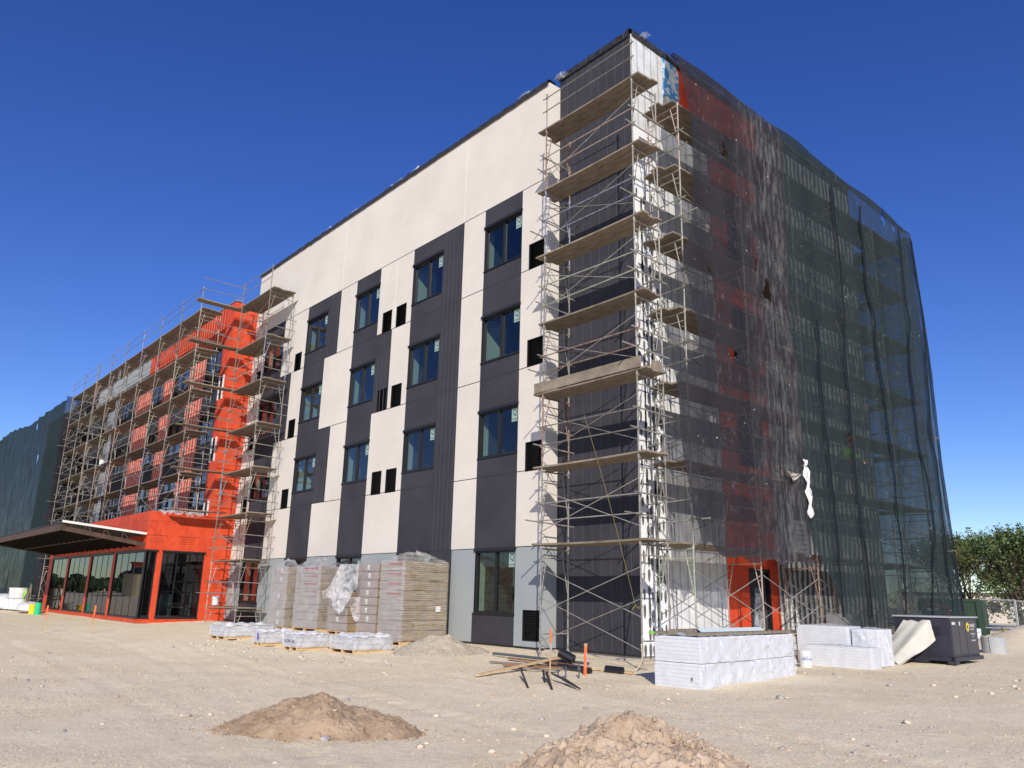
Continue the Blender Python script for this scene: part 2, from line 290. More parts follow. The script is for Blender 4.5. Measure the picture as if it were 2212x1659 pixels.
def ground_mat():
    m=bpy.data.materials.new('dry_dirt'); m.use_nodes=True; n=m.node_tree; b=n.nodes['Principled BSDF']; L=n.links.new
    b.inputs['Roughness'].default_value=.95; b.inputs['Specular IOR Level'].default_value=.15
    tc=n.nodes.new('ShaderNodeTexCoord')
    def nz(s,d,r=.6):
        q=n.nodes.new('ShaderNodeTexNoise'); q.inputs['Scale'].default_value=s; q.inputs['Detail'].default_value=d; q.inputs['Roughness'].default_value=r; L(tc.outputs['Object'],q.inputs['Vector']); return q.outputs['Fac']
    def rp(f,p0,c0,p1,c1):
        q=n.nodes.new('ShaderNodeValToRGB'); e=q.color_ramp.elements; e[0].position=p0;e[1].position=p1;e[0].color=(*c0,1);e[1].color=(*c1,1); L(f,q.inputs[0]); return q.outputs[0]
    def mix(f,a,b_,t='MIX'):
        q=n.nodes.new('ShaderNodeMix'); q.data_type='RGBA'; q.blend_type=t
        if isinstance(f,float): q.inputs[0].default_value=f
        else: L(f,q.inputs[0])
        L(a,q.inputs[6]); L(b_,q.inputs[7]); return q.outputs[2]
    base=rp(nz(.35,8),.35,(.80,.665,.445),.65,(.89,.765,.565))
    grey=rp(nz(1.3,10,.7),.38,(.78,.645,.425),.62,(.90,.785,.56))
    c=mix(.5,base,grey)
    peb=rp(nz(38,6,.75),.36,(.70,.68,.65),.6,(1.18,1.18,1.18))
    msk=rp(nz(.55,4,.6),.42,(.15,.15,.15),.60,(1,1,1))
    c=mix(msk,c,mix(1.0,c,peb,'MULTIPLY'))
    peb2=rp(nz(9,10,.8),.35,(.90,.89,.88),.65,(1.08,1.08,1.08))
    c=mix(1.0,c,peb2,'MULTIPLY')
    L(c,b.inputs['Base Color'])
    bp=n.nodes.new('ShaderNodeBump'); bp.inputs['Strength'].default_value=.6; bp.inputs['Distance'].default_value=.02; L(nz(30,8,.75),bp.inputs['Height'])
    bp2=n.nodes.new('ShaderNodeBump'); bp2.inputs['Strength'].default_value=.4; bp2.inputs['Distance'].default_value=.06; L(nz(6,8,.7),bp2.inputs['Height']); L(bp.outputs[0],bp2.inputs['Normal']); L(bp2.outputs[0],b.inputs['Normal'])
    return m
MT['ground']=ground_mat()
tag(g.build('ground',MT['ground'],smooth=True),kind='structure')
MT['st1']=mat('stone_pale',(.54,.45,.35),.9,(.63,.55,.45),8); MT['st2']=mat('stone_tan',(.50,.37,.27),.9,(.60,.48,.37),8); MT['st3']=mat('stone_grey',(.32,.29,.27),.9,(.44,.40,.37),8)
MT['dirt']=mat('spoil_dirt',(.28,.19,.12),.95,(.42,.305,.205),3,10,bump=1,bscale=22)
MT['dirt2']=mat('spoil_dirt_pale',(.38,.275,.185),.95,(.56,.43,.31),3,10,bump=1,bscale=26)
MT['gravelpile']=mat('pea_gravel',(.36,.29,.20),.95,(.52,.46,.36),22,10,bump=1,bscale=45)
ICO=[(0,0,-1),(.72,-.53,-.45),(-.28,-.85,-.45),(-.89,0,-.45),(-.28,.85,-.45),(.72,.53,-.45),(.28,-.85,.45),(-.72,-.53,.45),(-.72,.53,.45),(.28,.85,.45),(.89,0,.45),(0,0,1)]
ICF=[(0,1,2),(1,0,5),(0,2,3),(0,3,4),(0,4,5),(1,5,10),(2,1,6),(3,2,7),(4,3,8),(5,4,9),(1,10,6),(2,6,7),(3,7,8),(4,8,9),(5,9,10),(6,10,11),(7,6,11),(8,7,11),(9,8,11),(10,9,11)]
def clod(mb,x,y,z,s,rnd,m=0):
    n=len(mb.v); k=rnd.choice((4,5,5,6)); a0=rnd.uniform(0,6.28); h=s*rnd.uniform(.25,.7); tx,ty=rnd.uniform(-.5,.5),rnd.uniform(-.5,.5); P=[]
    for i in range(k):
        a=a0+6.283*i/k+rnd.uniform(-.35,.35); r=s*rnd.uniform(.6,1.25); P.append((r*math.cos(a),r*math.sin(a)))
    z-=h*.5
    for q in (0,1):
        for (px,py) in P: f_=1 if q==0 else rnd.uniform(.55,.9); mb.v.append((x+px*f_,y+py*f_,z+(h if q else -h)+px*tx+py*ty+(rnd.uniform(-.2,.2)*h if q else 0)))
    for i in range(k): j=(i+1)%k; mb.f.append((n+i,n+j,n+k+j,n+k+i)); mb.m.append(m)
    mb.f.append(tuple(n+k+i for i in range(k))); mb.m.append(m)
def stone(mb,x,y,z,s,rnd,m=0,flat=.6):
    n=len(mb.v); a=rnd.uniform(0,6.28); sx=s*rnd.uniform(.8,1.4); sy=s*rnd.uniform(.6,1); sz=s*flat*rnd.uniform(.6,1.1); ca,sa=math.cos(a),math.sin(a)
    for v in ICO:
        k=rnd.uniform(.72,1.12); px,py,pz=v[0]*sx*k,v[1]*sy*k,v[2]*sz*k
        mb.v.append((x+px*ca-py*sa,y+px*sa+py*ca,z+pz))
    for f in ICF: mb.f.append(tuple(n+i for i in f)); mb.m.append(m)
rnd=random.Random(3)
def in_obstacle(x,y): return (x<0 and y>-.6) or (2.7<x<4.1 and -3.4<y<.7)
gv=MB(); cnt=0
while cnt<24000:
    # denser close to the camera so that each stone shows
    d=2.5+20*rnd.random()**1.5; a=YAW+rnd.uniform(-.68,.68)
    x=CAM.x-math.sin(a)*d; y=CAM.y+math.cos(a)*d
    if in_obstacle(x,y): continue
    dens=.35+.65*sm(-.1,.25,fbm(x*.45,y*.45,5,3))
    band=math.exp(-((y+4.2+.25*x)/1.6)**2)
    if rnd.random()>max(dens,.9*band): continue
    s=rnd.choice((.004,.005,.007,.010))*rnd.uniform(.7,1.5)*(1+d*.03)
    if rnd.random()<.02+.03*band: s*=2.4
    stone(gv,x,y,gz(x,y)+s*.2,s,rnd,rnd.choice((0,1,1,1,2,2))); cnt+=1
tag(gv.build('gravel',[MT['st1'],MT['st2'],MT['st3']]),'loose pebbles and small stones strewn over the dry dirt','gravel',kind='stuff')
# larger stones one can count
for i in range(110):
    mb=MB(); s=rnd.uniform(.03,.075)
    if i<52: x,y=rnd.uniform(-12,-1),rnd.gauss(-5.4,.7)
    elif i<70: x,y=rnd.uniform(1.0,5.2),rnd.uniform(-10.6,-8.0)
    elif i<90: x,y=rnd.uniform(2.5,7.6),rnd.uniform(-9,-2.5)
    else: x,y=rnd.uniform(3.6,7.0),rnd.uniform(-1.2,5)
    if in_obstacle(x,y): x+=1.6
    stone(mb,0,0,0,s,rnd,0,.6); o=mb.build('stone',MT[('st1','st1','st3')[i%3]],smooth=(i%2==0),loc=(x,y,gz(x,y)+s*.25))
    tag(o,'fist sized river stone lying loose on the dirt','stone','river stones on the dirt')

def mound(name,label,cx,cy,ra,rb,h,yaw,m,mclod,nclod,cs,seed,cliff=0):
    rd=random.Random(seed); t=thing(name,label,'dirt pile' if 'dirt' in label else 'gravel pile',(cx,cy,gz0(cx,cy)))
    def H(u,v):
        q=(u/rb)**2+(v/ra)**2; q+= .22*fbm(u*1.1+seed,v*1.1,2,3)
        e=max(0,1-q**.5*(1 if q>0 else 0)) if q>0 else 1
        b=h*(1-(1-e)**1.3 if e>0 else 0)
        if e>0: b+= .10*h*fbm(u*3,v*3,seed,4)*min(1,e*4)+.035*h*fbm(u*12,v*12,seed,3)*min(1,e*5)+cliff*(1-abs(fbm(u*3.2,v*3.2,seed+3,5))*2.2)*min(1,e*4)+cliff*.7*(1-abs(fbm(u*8,v*8,seed+5,4))*2)*min(1,e*4)
        return b*1.0-.03+(-.06 if e<=0 else 0)
    N=190; P=[]
    ca,sa=math.cos(yaw),math.sin(yaw)
    for i in range(N):
        row=[]
        for j in range(N):
            u=(i/(N-1)-.5)*2.5*rb; v=(j/(N-1)-.5)*2.5*ra
            x,y=u*ca-v*sa,u*sa+v*ca
            row.append((x,y,H(u,v)+gz(cx+x,cy+y)-gz0(cx,cy)))
        P.append(row)
    mb=MB(); mb.grid(P); mb.build('heap',m,t,smooth=True)
    cb=MB()
    for i in range(nclod):
        r=rd.random()**.6*1.4; a=rd.uniform(0,6.28); u=r*rb*math.cos(a); v=r*ra*math.sin(a); x,y=u*ca-v*sa,u*sa+v*ca
        s=cs*max(.12,rd.random()**3)*(.7+.5*r if r<1.05 else .45)
        zz=max(H(u,v),0)+gz(cx+x,cy+y)-gz0(cx,cy)+s*.1
        if rd.random()<(.85 if cliff else .6 if cs>.04 else 0): clod(cb,x,y,zz,s*1.15,rd,0)
        else: stone(cb,x,y,zz,s*.8,rd,1 if rd.random()<.5 else 0,.6)
    o=cb.build('clods',mclod,t); o['kind']='stuff'; return t
mound('dirt_pile','low brown dirt pile with cobbles round its foot, left of the taller pile',3.41,-9.72,.62,1.22,.44,YAW,MT['dirt'],[MT['dirt'],MT['st1']],1500,.034,11,.02)
mound('dirt_pile','steep pale dirt pile of broken clods cut by the bottom of the picture',7.05,-8.48,1.0,1.12,.44,YAW,MT['dirt2'],[MT['dirt2'],MT['st2']],2600,.05,23,.055)
mound('gravel_pile','heap of tan pea gravel in front of the box stacks and wall',-4.0,-2.75,.85,1.25,.42,YAW,MT['gravelpile'],[MT['gravelpile'],MT['st1']],900,.028,31)

# ================================================================ building
ROOF=16.2; S=[0,2.5,4.51,7.42,10.36,13.03,ROOF]
B=thing('building','four storey block under construction, cream and charcoal stucco checkers with orange wrapped lobby wing','building',(0,0,0))
def cells(P,ab,zb,fn,ops,keys):
    """ab, zb: breakpoints; P(a,z,d)->xyz; ops: list of (a0,a1,z0,z1) openings; returns dict key->MB"""
    ab=sorted(set([round(v,3) for v in ab]+[round(v,3) for q in ops for v in q[:2]])); zb=sorted(set([round(v,3) for v in zb]+[round(v,3) for q in ops for v in q[2:4]]))
    grid_={}
    for i in range(len(ab)-1):
        for j in range(len(zb)-1):
            ac=(ab[i]+ab[i+1])/2; zc=(zb[j]+zb[j+1])/2
            if any(q[0]<ac<q[1] and q[2]<zc<q[3] for q in ops): continue
            k=fn(ac,zc)
            if k is None: continue
            grid_[(i,j)]=k
    seen=set(); cc=0
    for st in sorted(grid_):
        if st in seen: continue
        k=grid_[st]; stack=[st]; seen.add(st); cc+=1; mb=keys.setdefault((k,cc),MB())
        while stack:
            i,j=stack.pop(); mb.quad(P(ab[i],zb[j],0),P(ab[i+1],zb[j],0),P(ab[i+1],zb[j+1],0),P(ab[i],zb[j+1],0))
            for q in ((i+1,j),(i-1,j),(i,j+1),(i,j-1)):
                if q in grid_ and q not in seen and grid_[q]==k: seen.add(q); stack.append(q)
    for q in ops:
        mb=keys.setdefault(('black',q),MB()); a0,a1,z0,z1=q[:4]; D=-.16
        mb.quad(P(a0,z0,0),P(a0,z1,0),P(a0,z1,D),P(a0,z0,D)); mb.quad(P(a1,z0,0),P(a1,z1,0),P(a1,z1,D),P(a1,z0,D))
        mb.quad(P(a0,z0,0),P(a1,z0,0),P(a1,z0,D),P(a0,z0,D)); mb.quad(P(a0,z1,0),P(a1,z1,0),P(a1,z1,D),P(a0,z1,D))
def bar(mb,P,a0,a1,z0,z1,d0,d1):
    c=[P(a,z,d) for z in (z0,z1) for d in (d0,d1) for a in (a0,a1)]
    n=len(mb.v); mb.v+=[tuple(p) for p in c]
    for q in ((0,1,3,2),(4,6,7,5),(0,4,5,1),(2,3,7,6),(0,2,6,4),(1,5,7,3)): mb.f.append(tuple(n+i for i in q)); mb.m.append(0)
def room(P,a0,a1,z0,z1,parent,depth=1.6,lit='dry'):
    mb=MB(); a0-=.12;a1+=.25;z0-=.05;z1+=.1; d0=-.17; d1=-depth
    if lit=='dry': zf=z0-.5
    else: zf=z0
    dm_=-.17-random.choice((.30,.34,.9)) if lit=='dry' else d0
    mb.quad(P(a0,zf,d0),P(a0,z1,d0),P(a0,z1,dm_),P(a0,zf,dm_),0); mb.quad(P(a0,zf,dm_),P(a0,z1,dm_),P(a0,z1,d1),P(a0,zf,d1),1)  # drywall kept to a narrow lit strip; dark paint behind is the room's shade
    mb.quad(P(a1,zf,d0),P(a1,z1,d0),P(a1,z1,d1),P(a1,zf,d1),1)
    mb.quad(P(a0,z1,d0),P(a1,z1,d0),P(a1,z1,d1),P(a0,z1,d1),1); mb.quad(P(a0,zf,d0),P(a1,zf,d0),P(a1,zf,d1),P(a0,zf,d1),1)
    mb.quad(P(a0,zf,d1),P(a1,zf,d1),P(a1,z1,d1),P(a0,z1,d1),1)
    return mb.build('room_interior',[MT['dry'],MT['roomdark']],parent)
def window(P,a0,a1,z0,z1,sticker=True,flip=1,glass='glass',mull=(.5,),rm=True,sx=1):
    sf=glass=='glass2'; f=MB(); fw_=.055; mw=.02 if sf else .035; pd=-.045 if sf else -.088
    for q in ((a0,a0+fw_,z0,z1),(a1-fw_,a1,z0,z1),(a0+fw_,a1-fw_,z0,z0+fw_),(a0+fw_,a1-fw_,z1-fw_,z1)): bar(f,P,*q,-.14,-.03)
    bar(f,P,a0-.03,a1+.03,z1-.015,z1+.06,-.02,.045)   # head flashing
    bar(f,P,a0-.01,a1+.01,z0-.035,z0+.01,-.02,.03)
    edges=[a0+fw_]
    for t in mull:
        c=a0+(a1-a0)*t; bar(f,P,c-mw,c+mw,z0+fw_,z1-fw_,-.135,-.035); edges+=[c-mw,c+mw]
    edges.append(a1-fw_)
    W=f.build('window',MT['black'],B)
    for i in range(0,len(edges),2):
        p=MB(); p.quad(P(edges[i],z0+fw_,pd),P(edges[i+1],z0+fw_,pd),P(edges[i+1],z1-fw_,pd),P(edges[i],z1-fw_,pd)); p.build('pane',MT[glass],W)
    if sticker:
        s=MB(); e=a1-fw_-.03 if flip>0 else a1-fw_-.03; bar(s,P,e-.27,e,z1-fw_-.40,z1-fw_-.02,-.083,-.080); st=s.build('sticker',MT['sticker'],W)
        o=P(e-.135,z1-fw_-.15,-.078); ax=Vector(P(1,0,0))-Vector(P(0,0,0)); nn=Vector(P(0,0,1))-Vector(P(0,0,0))
        mx=Matrix(((ax.x,0,nn.x),(ax.y,0,nn.y),(ax.z,1,nn.z))).to_4x4(); mx.translation=Vector(o)
        d=text_mesh('sticker_mark','Q',.24,MT['ink'],W,mx)
        mx2=mx.copy(); mx2.translation=Vector(P(e-.135,z1-fw_-.34,-.078)); text_mesh('sticker_word','QUAKER',.06,MT['ink'],W,mx2)
    if rm: room(P,a0,a1,z0,z1,B)
    return W
YF=-.45
PF=lambda a,z,d:(a,YF-d,z)
PD=lambda a,z,d:(a,0-d,z)
PR=lambda a,z,d:(0+d,a,z)
def fcol(x,z):
    row=sum(1 for s in S[1:] if z>s)      # 0 ground,1..4, 5 parapet
    if row==5: return 'cream'
    if row==0:
        if -7.85<x<-6.76: return 'dark'
        if -5.7<x<-3.92 and z<.76: return 'dark'
        if (-22<x<-20 or -17.8<x<-16 or -13.7<x<-11.93 or -9.65<x<-7.85) and z<.76: return 'dark'
        return 'gray'
    if -9.72<x<-6.8 or -5.7<x<-3.92: return 'dark'
    if -22<x<(-18.95 if row==3 else -20.05): return 'dark'
    if -17.8<x<(-14.95 if row in (4,2) else -15.95): return 'dark'
    if -13.7<x<(-10.9 if row==3 else -11.93): return 'dark'
    return 'cream'
ab=[-23.45,-22,-20.05,-18.95,-17.8,-15.95,-14.95,-13.7,-11.93,-10.9,-9.72,-7.85,-6.8,-6.76,-5.7,-3.92,-2.8]
wins=[]; vents=[]
for k,(z0,z1) in enumerate(((10.93,12.38),(7.96,9.39),(5.07,6.43))):
    for x0,x1 in ((-22.0,-20.15),(-17.78,-15.98),(-13.7,-11.93),(-9.7,-7.92),(-5.68,-3.93)): wins.append((x0,x1,z0,z1))
    vz=10.34-2.93*k
    for x0,x1 in ((-22.85,-22.2),(-18.72,-18.1),(-11.6,-10.97),(-10.68,-10.03),(-3.59,-2.94)): vents.append((x0,x1,vz,vz+.80))
for x0,x1 in ((-22.0,-20.15),(-17.78,-15.98),(-13.65,-11.93),(-9.65,-7.88),(-5.64,-3.91)): wins.append((x0,x1,.77,2.44))
vents.append((-3.58,-2.93,.14,.9))
K={}
cells(PF,ab,[0,.76]+S[1:],fcol,wins+vents,K)
nm={'cream':'cream_cladding','dark':'charcoal_cladding','gray':'grey_base_cladding','black':'opening_reveal'}
for (k,_),mb in K.items(): mb.build(nm[k],MT[k],B)
for q in wins: window(PF,*q)
lv=MB(); 
for q in vents:
    a0,a1,z0,z1=q; v=MB(); n=int((z1-z0)/.05)
    for t in ((a0,a0+.025,z0,z1),(a1-.025,a1,z0,z1),(a0,a1,z0,z0+.02),(a0,a1,z1-.02,z1)): bar(v,PF,*t,-.06,.006)
    for i in range(n):
        z=z0+.02+i*.05
        v.quad(PF(a0+.025,z,-.01),PF(a1-.025,z,-.01),PF(a1-.025,z+.03,-.05),PF(a0+.025,z+.03,-.05))
    v.quad(PF(a0,z0,-.12),PF(a1,z0,-.12),PF(a1,z1,-.12),PF(a0,z1,-.12)); v.build('vent_louver',MT['louver'],B)
# joints, pale strips painting light caught in the grooves, beads
j=MB()
for z in S[1:6]:
    hole=[q for q in wins+vents if q[2]<z<q[3]]
    segs=[-23.45]+[e for q in sorted(hole) for e in q[:2]]+[-2.8]
    for a,b_ in zip(segs[::2],segs[1::2]): bar(j,PF,a,b_,z-.011,z+.011,-.01,.003)
j.build('expansion_joint',MT['joint'],B)
gr=MB()
def _fl():
    global gr
    gr.build('groove_glint',MT['groove'],B); gr=MB()
for x in (-7.75,-7.55,-7.33,-7.1,-6.9): bar(gr,PF,x-.007,x+.007,2.52,13.0,-.01,.004)
_fl()
for x in (-15.75,-15.55,-15.3,-15.12): bar(gr,PF,x-.007,x+.007,10.38,13.0,-.01,.004)
_fl()
for x in (-15.75,-15.55,-15.3,-15.12): bar(gr,PF,x-.007,x+.007,4.53,7.4,-.01,.004)
_fl()
for x in (-11.7,-11.45,-11.2): bar(gr,PF,x-.007,x+.007,7.44,9.5 if x<-11.0 else 10.3,-.01,.004)
_fl()
for x in (-2.5,-2.18,-1.86,-1.54,-1.22,-.9,-.58,-.27): bar(gr,PD,x-.008,x+.008,.03,16.45,-.01,.004)
gr.build('groove_glint',MT['groove'],B)
lb=MB()
for x in (-14.95,-6.82): bar(lb,PF,x-.010,x+.010,13.05,16.15,-.01,.0035)
for x in (-12.0,): bar(lb,PF,-10.82,-10.80,10.45,13.0,-.01,.0035)
lb.build('light_bead',MT['lightjoint'],B)
# return between cream facade and charcoal corner, charcoal corner
rc=MB(); rc.quad((-2.8,YF,2.5),(-2.8,0,2.5),(-2.8,0,16.2),(-2.8,YF,16.2)); rc.build('cream_cladding',MT['cream'],B)
rc=MB(); rc.quad((-2.8,YF,0),(-2.8,0,0),(-2.8,0,2.5),(-2.8,YF,2.5)); rc.build('grey_base_cladding',MT['gray'],B)
dk=MB(); dk.quad((-2.8,0,0),(0,0,0),(0,0,16.5),(-2.8,0,16.5)); dk.build('charcoal_corner_cladding',MT['dark'],B)
# core behind the cladding (closes the block)
co=MB(); co.box(-23.42,-.9,1.3,12.2,-.4,15.8); co.box(-23.42,-.02,12.15,12.29,-.4,16.3); co.box(-2.75,-.9,.05,1.25,-.4,16.3)
co.box(-23.42,-2.82,-.3,12.2,15.4,16.15); co.box(-2.82,-.02,.04,12.2,15.4,16.3)
co.build('structure_core',MT['roomdark'],B)
el=MB(); el.quad((-23.45,YF,13.6),(-23.45,12,13.6),(-23.45,12,16.2),(-23.45,YF,16.2)); el.build('cream_end_cladding',MT['cream'],B)
fo=MB(); fo.box(-23.4,-2.75,YF+.04,.3,-.6,-.03); fo.box(-2.75,-.04,.04,.35,-.6,-.03); fo.box(-.3,-.04,.35,12.2,-.6,-.03); fo.build('foundation',MT['conc'],B)
fl=MB(); fl.box(-23.45,-2.8,YF-.012,YF+.05,-.035,.0); fl.box(-2.8,.0,-.012,.05,-.035,0); fl.build('base_flashing',MT['black'],B)
# right hand wall, partly insulated
def rcol(y,z):
    if z>14.35 and 2.05<y<6.1: return 'orange'
    if z>16.0: return 'foam' if y<2.05 else 'dark'
    if y<.95: return 'foam_w' if z<13.6 else 'foam'
    if y<3.4: return 'foam'
    if y<5.85: return 'orange'
    return 'striped'
dops=[(4.4,5.42,-.02,2.1)]
rw=[(4.25,5.45,z0,z0+1.6) for z0 in (4.9,7.8,10.75)]
K={}
MT['foamw']=MT['foam_w']
cells(PR,[0,.95,2.05,3.4,5.85,6.1,12.3],[-.02,13.6,14.35,16.0,16.5],rcol,dops+rw,K)
nn={'foam_w':'white_foam_insulation','foamw':'white_foam_insulation','foam':'foam_insulation','orange':'orange_wall_wrap','striped':'striped_foam_insulation','dark':'parapet_wrap','black':'opening_reveal'}
for (k,_),mb in K.items(): mb.build(nn[k],MT[k],B)
for q in rw: window(PR,*q,sticker=False)
dm=MB(); bar(dm,PR,4.4,4.47,0,2.1,-.14,-.02); bar(dm,PR,5.35,5.42,0,2.1,-.14,-.02); bar(dm,PR,4.47,5.35,2.03,2.1,-.14,-.02); dr=dm.build('door_frame',MT['black'],B)
dm=MB(); bar(dm,PR,4.47,5.35,0,2.03,-.15,-.11); dm.build('door_leaf',MT['roomdark'],dr)
pl=MB(); pl.grid([[ (-.02+.05*abs(fbm(t*4,s_*3,1)),4.5+.55*t*(1-.45*s_)+.15*s_, .05+1.55*s_) for t in np.linspace(0,1,14)] for s_ in np.linspace(0,1,20)]); pl.build('plastic_sheet',MT['filmw'],dr,smooth=True)
# black adhesive dabs on the corner foam
db=MB(); rnd=random.Random(5)
for cy,run in ((.12,0),(.30,1),(.42,0),(.60,1),(.72,0),(.88,0),(1.02,0)):
    z=.1
    while z<12.6:
        h=rnd.uniform(.10,.17); 
        if run and rnd.random()<.35: h=.3
        wv=rnd.uniform(.035,.055)
        pts=[(.006+.001*(cy>.5),cy+wv*math.cos(q)*(1+.15*math.sin(3*q)),z+h*math.sin(q)) for q in np.linspace(0,6.283,11)[:-1]]
        if rnd.random()>.08 and z<11.8-2*(cy>.8): db.poly(pts)
        z+=rnd.uniform(.36,.46) if not run else rnd.uniform(.26,.40)
db.build('adhesive_dabs',MT['dab'],B)
# torn blue and white wrap at the top of the corner
tw=MB(); tw.grid([[ (.02+.03*fbm(t*5,s_*4,2),1.35+.75*t, 15.1+1.3*s_+.15*math.sin(t*5)) for t in np.linspace(0,1,10)] for s_ in np.linspace(0,1,10)],0); tw.build('loose_blue_wrap',mat('blue_wrap',(.10,.35,.70),.5,(.7,.75,.8),3,3,fac=(.48,.52)),B,smooth=True)
# parapet edges
rnd=random.Random(9)
def edge(pts_fn,n,name,m,h=.10,t=.14):
    a=[];mb=MB()
    P=[]
    for i in range(n):
        x,y,z,nx,ny=pts_fn(i/(n-1)); k=.045*fbm(i*.35,2,1,3); zz=z+h*.6+k
        P.append([(x+nx*.045,y+ny*.045,z-.10+k*.5),(x+nx*(.07+abs(k)),y+ny*(.07+abs(k)),zz-.02),(x,y,zz+.03),(x-nx*t*2,y-ny*t*2,zz)])
    mb.grid(P); return mb.build(name,m,B)
edge(lambda t:(-23.5+20.7*t,YF,16.22,0,-1),160,'parapet_membrane',MT['roof'])
edge(lambda t:(-2.85+2.85*t,0,16.52,0,-1),40,'parapet_membrane',MT['roof'],.14)
edge(lambda t:(0,0+12.3*t,16.55-.25*t,1,0),90,'parapet_membrane',MT['roof'],.12)
for x,y,z,wd in ((-14.3,YF,16.35,.8),(-16.5,YF,16.33,.6),(-11.2,YF,16.35,1.1),(-9.9,YF,16.36,.6),(-3.9,YF,16.38,.7),(-2.6,-.2,16.5,.5),(.03,.35,16.58,.6)):
    mb=MB(); N=9
    mb.grid([[ (x+wd*(i/N-.5),y-.06+.25*j/N,z-.05+.13*max(0,fbm(i*.8+x,j*.8,3,3)+.35)*math.sin(math.pi*i/N)) for j in range(N+1)] for i in range(N+1)]); mb.build('crumpled_plastic',MT['filmw'],B)

# ---------------------------------------------------------------- wing
YW=-1.57; PW=lambda a,z,d:(a,YW-d,z); WT=14.6
def wcol(x,z):
    if x>-24.45: return 'orange'
    if x>-36.1:
        if z>12.75: return 'corr'
        if -28.8<x<-26.5 or -32.9<x<-31.1 or -36.1<x<-35.0: return 'corrw'
        return 'dark'
    if x<-47.6: return 'dark'
    if z<=12.7 and -38<x<-36.1: return 'corrw'
    return 'gray' if (z>12.7 or -43.8<x<-42.6) else 'dark'  # charcoal below the top band stands in for shadow on the grey wall
wo=[]
for k,z0 in enumerate((10.85,7.9,4.95)):
    for a in ((-26.45,-24.55),(-31.05,-28.9),(-34.95,-33.0),(-46.2,-44.4),(-50.4,-48.9),(-41.2,-39.6)): wo.append((*a,z0,z0+1.72))
vo=[(-24.25,-23.85,9.9-2.95*k,10.95-2.95*k) for k in range(3)]
K={}
cells(PW,[-64,-47.6,-42.6,-38,-36.1,-35,-32.9,-31.1,-28.8,-26.5,-24.45,-23.4],[-.2,1.45,2.9,4.35,5.8,7.25,8.7,10.15,11.6,12.7,12.75,WT],wcol,wo+vo,K)
nn={'orange':'orange_wall_wrap','corr':'red_corrugated_band','corrw':'red_and_white_strip_panel','dark':'charcoal_shade_panel','gray':'grey_panel','black':'opening_reveal'}
for (k,_),mb in K.items(): mb.build(nn[k],MT[k],B)
for q in wo: window(PW,*q,sticker=False,rm=False)
for q in vo:
    v=MB()
    for t in ((q[0]-.09,q[0]-.005,q[2]-.05,q[3]+.05),(q[1]+.005,q[1]+.09,q[2]-.05,q[3]+.05)): bar(v,PW,*t,0,.05)
    v.build('vent_frame',MT['white'],B); v=MB(); bar(v,PW,q[0],q[1],q[2],q[3],-.15,-.14); v.build('vent_opening',MT['louver'],B)
wc=MB(); wc.box(-64,-23.6,YW+.2,8,-.3,WT-.05); wc.build('structure_core',MT['roomdark'],B)
sd=MB(); sd.quad((-23.4,YW,4.4),(-23.4,YF,4.4),(-23.4,YF,14.45),(-23.4,YW,14.6)); sd.quad((-23.4,YW,-.16),(-23.4,YF,-.16),(-23.4,YF,4.4),(-23.4,YW,4.4)); sd.build('orange_wall_wrap',MT['orange'],B)
wp=MB(); wp.box(-64,-23.35,YW-.03,YW+.3,WT,WT+.07); wp.build('wing_parapet_cap',mat('blue_grey_cap',(.16,.22,.38),.5),B)
# ---------------------------------------------------------------- lobby
YL=-4.1; XL=-23.4; PL=lambda a,z,d:(a,YL-d,z); PS=lambda a,z,d:(XL+d,a,z)
K={}
lo=[(-40.6,-37.0,.04,2.75),(-36.6,-32.35,.04,2.75),(-31.95,-28.15,.04,2.75),(-27.75,-23.42,.04,2.75)]
cells(PL,[-41.5,-23.4],[-.16,4.42],lambda a,z:'orange',lo,K)
so_=[(-4.08,-3.62,.04,2.75),(-3.39,-1.62,.04,2.75)]
cells(PS,[-4.1,YW],[-.16,4.42],lambda a,z:'orange',so_,K)
for (k,_),mb in K.items(): mb.build({'orange':'orange_wall_wrap','black':'opening_reveal'}[k],MT[k],B)
lb=MB(); lb.quad((-41.5,YL,4.3),(XL,YL,4.3),(XL,YW,4.3),(-41.5,YW,4.3)); lb.quad((-41.5,YL,-.3),(-41.5,YL,4.42),(-41.5,YW,4.42),(-41.5,YW,-.3)); lb.build('lobby_roof',MT['roof'],B)
lb=MB(); lb.box(-41.4,XL-.3,YL+2.0,YL+2.05,-.1,4.2); lb.box(-41.4,XL-.1,YL+.1,YL+2.0,-.12,-.02); lb.box(-41.4,XL-.1,YL+.2,YW,2.95,3.0); lb.build('lobby_interior',MT['roomdark'],B)
ff=MB(); ff.box(-41.4,XL-.03,YL+.03,YL+.2,-.6,-.16); ff.box(XL-.25,XL-.03,YL+.2,YF,-.6,-.16); ff.build('foundation',MT['conc'],B)
for q,mull in zip(lo,((.35,.62,),(.25,.5,.75),(.25,.5,.75),(.22,.45,.68))): window(PL,*q,sticker=False,glass='glass2',mull=mull,rm=False)
window(PS,*so_[0],sticker=False,glass='glass2',mull=(),rm=False); window(PS,*so_[1],sticker=False,glass='glass2',mull=(.36,),rm=False)
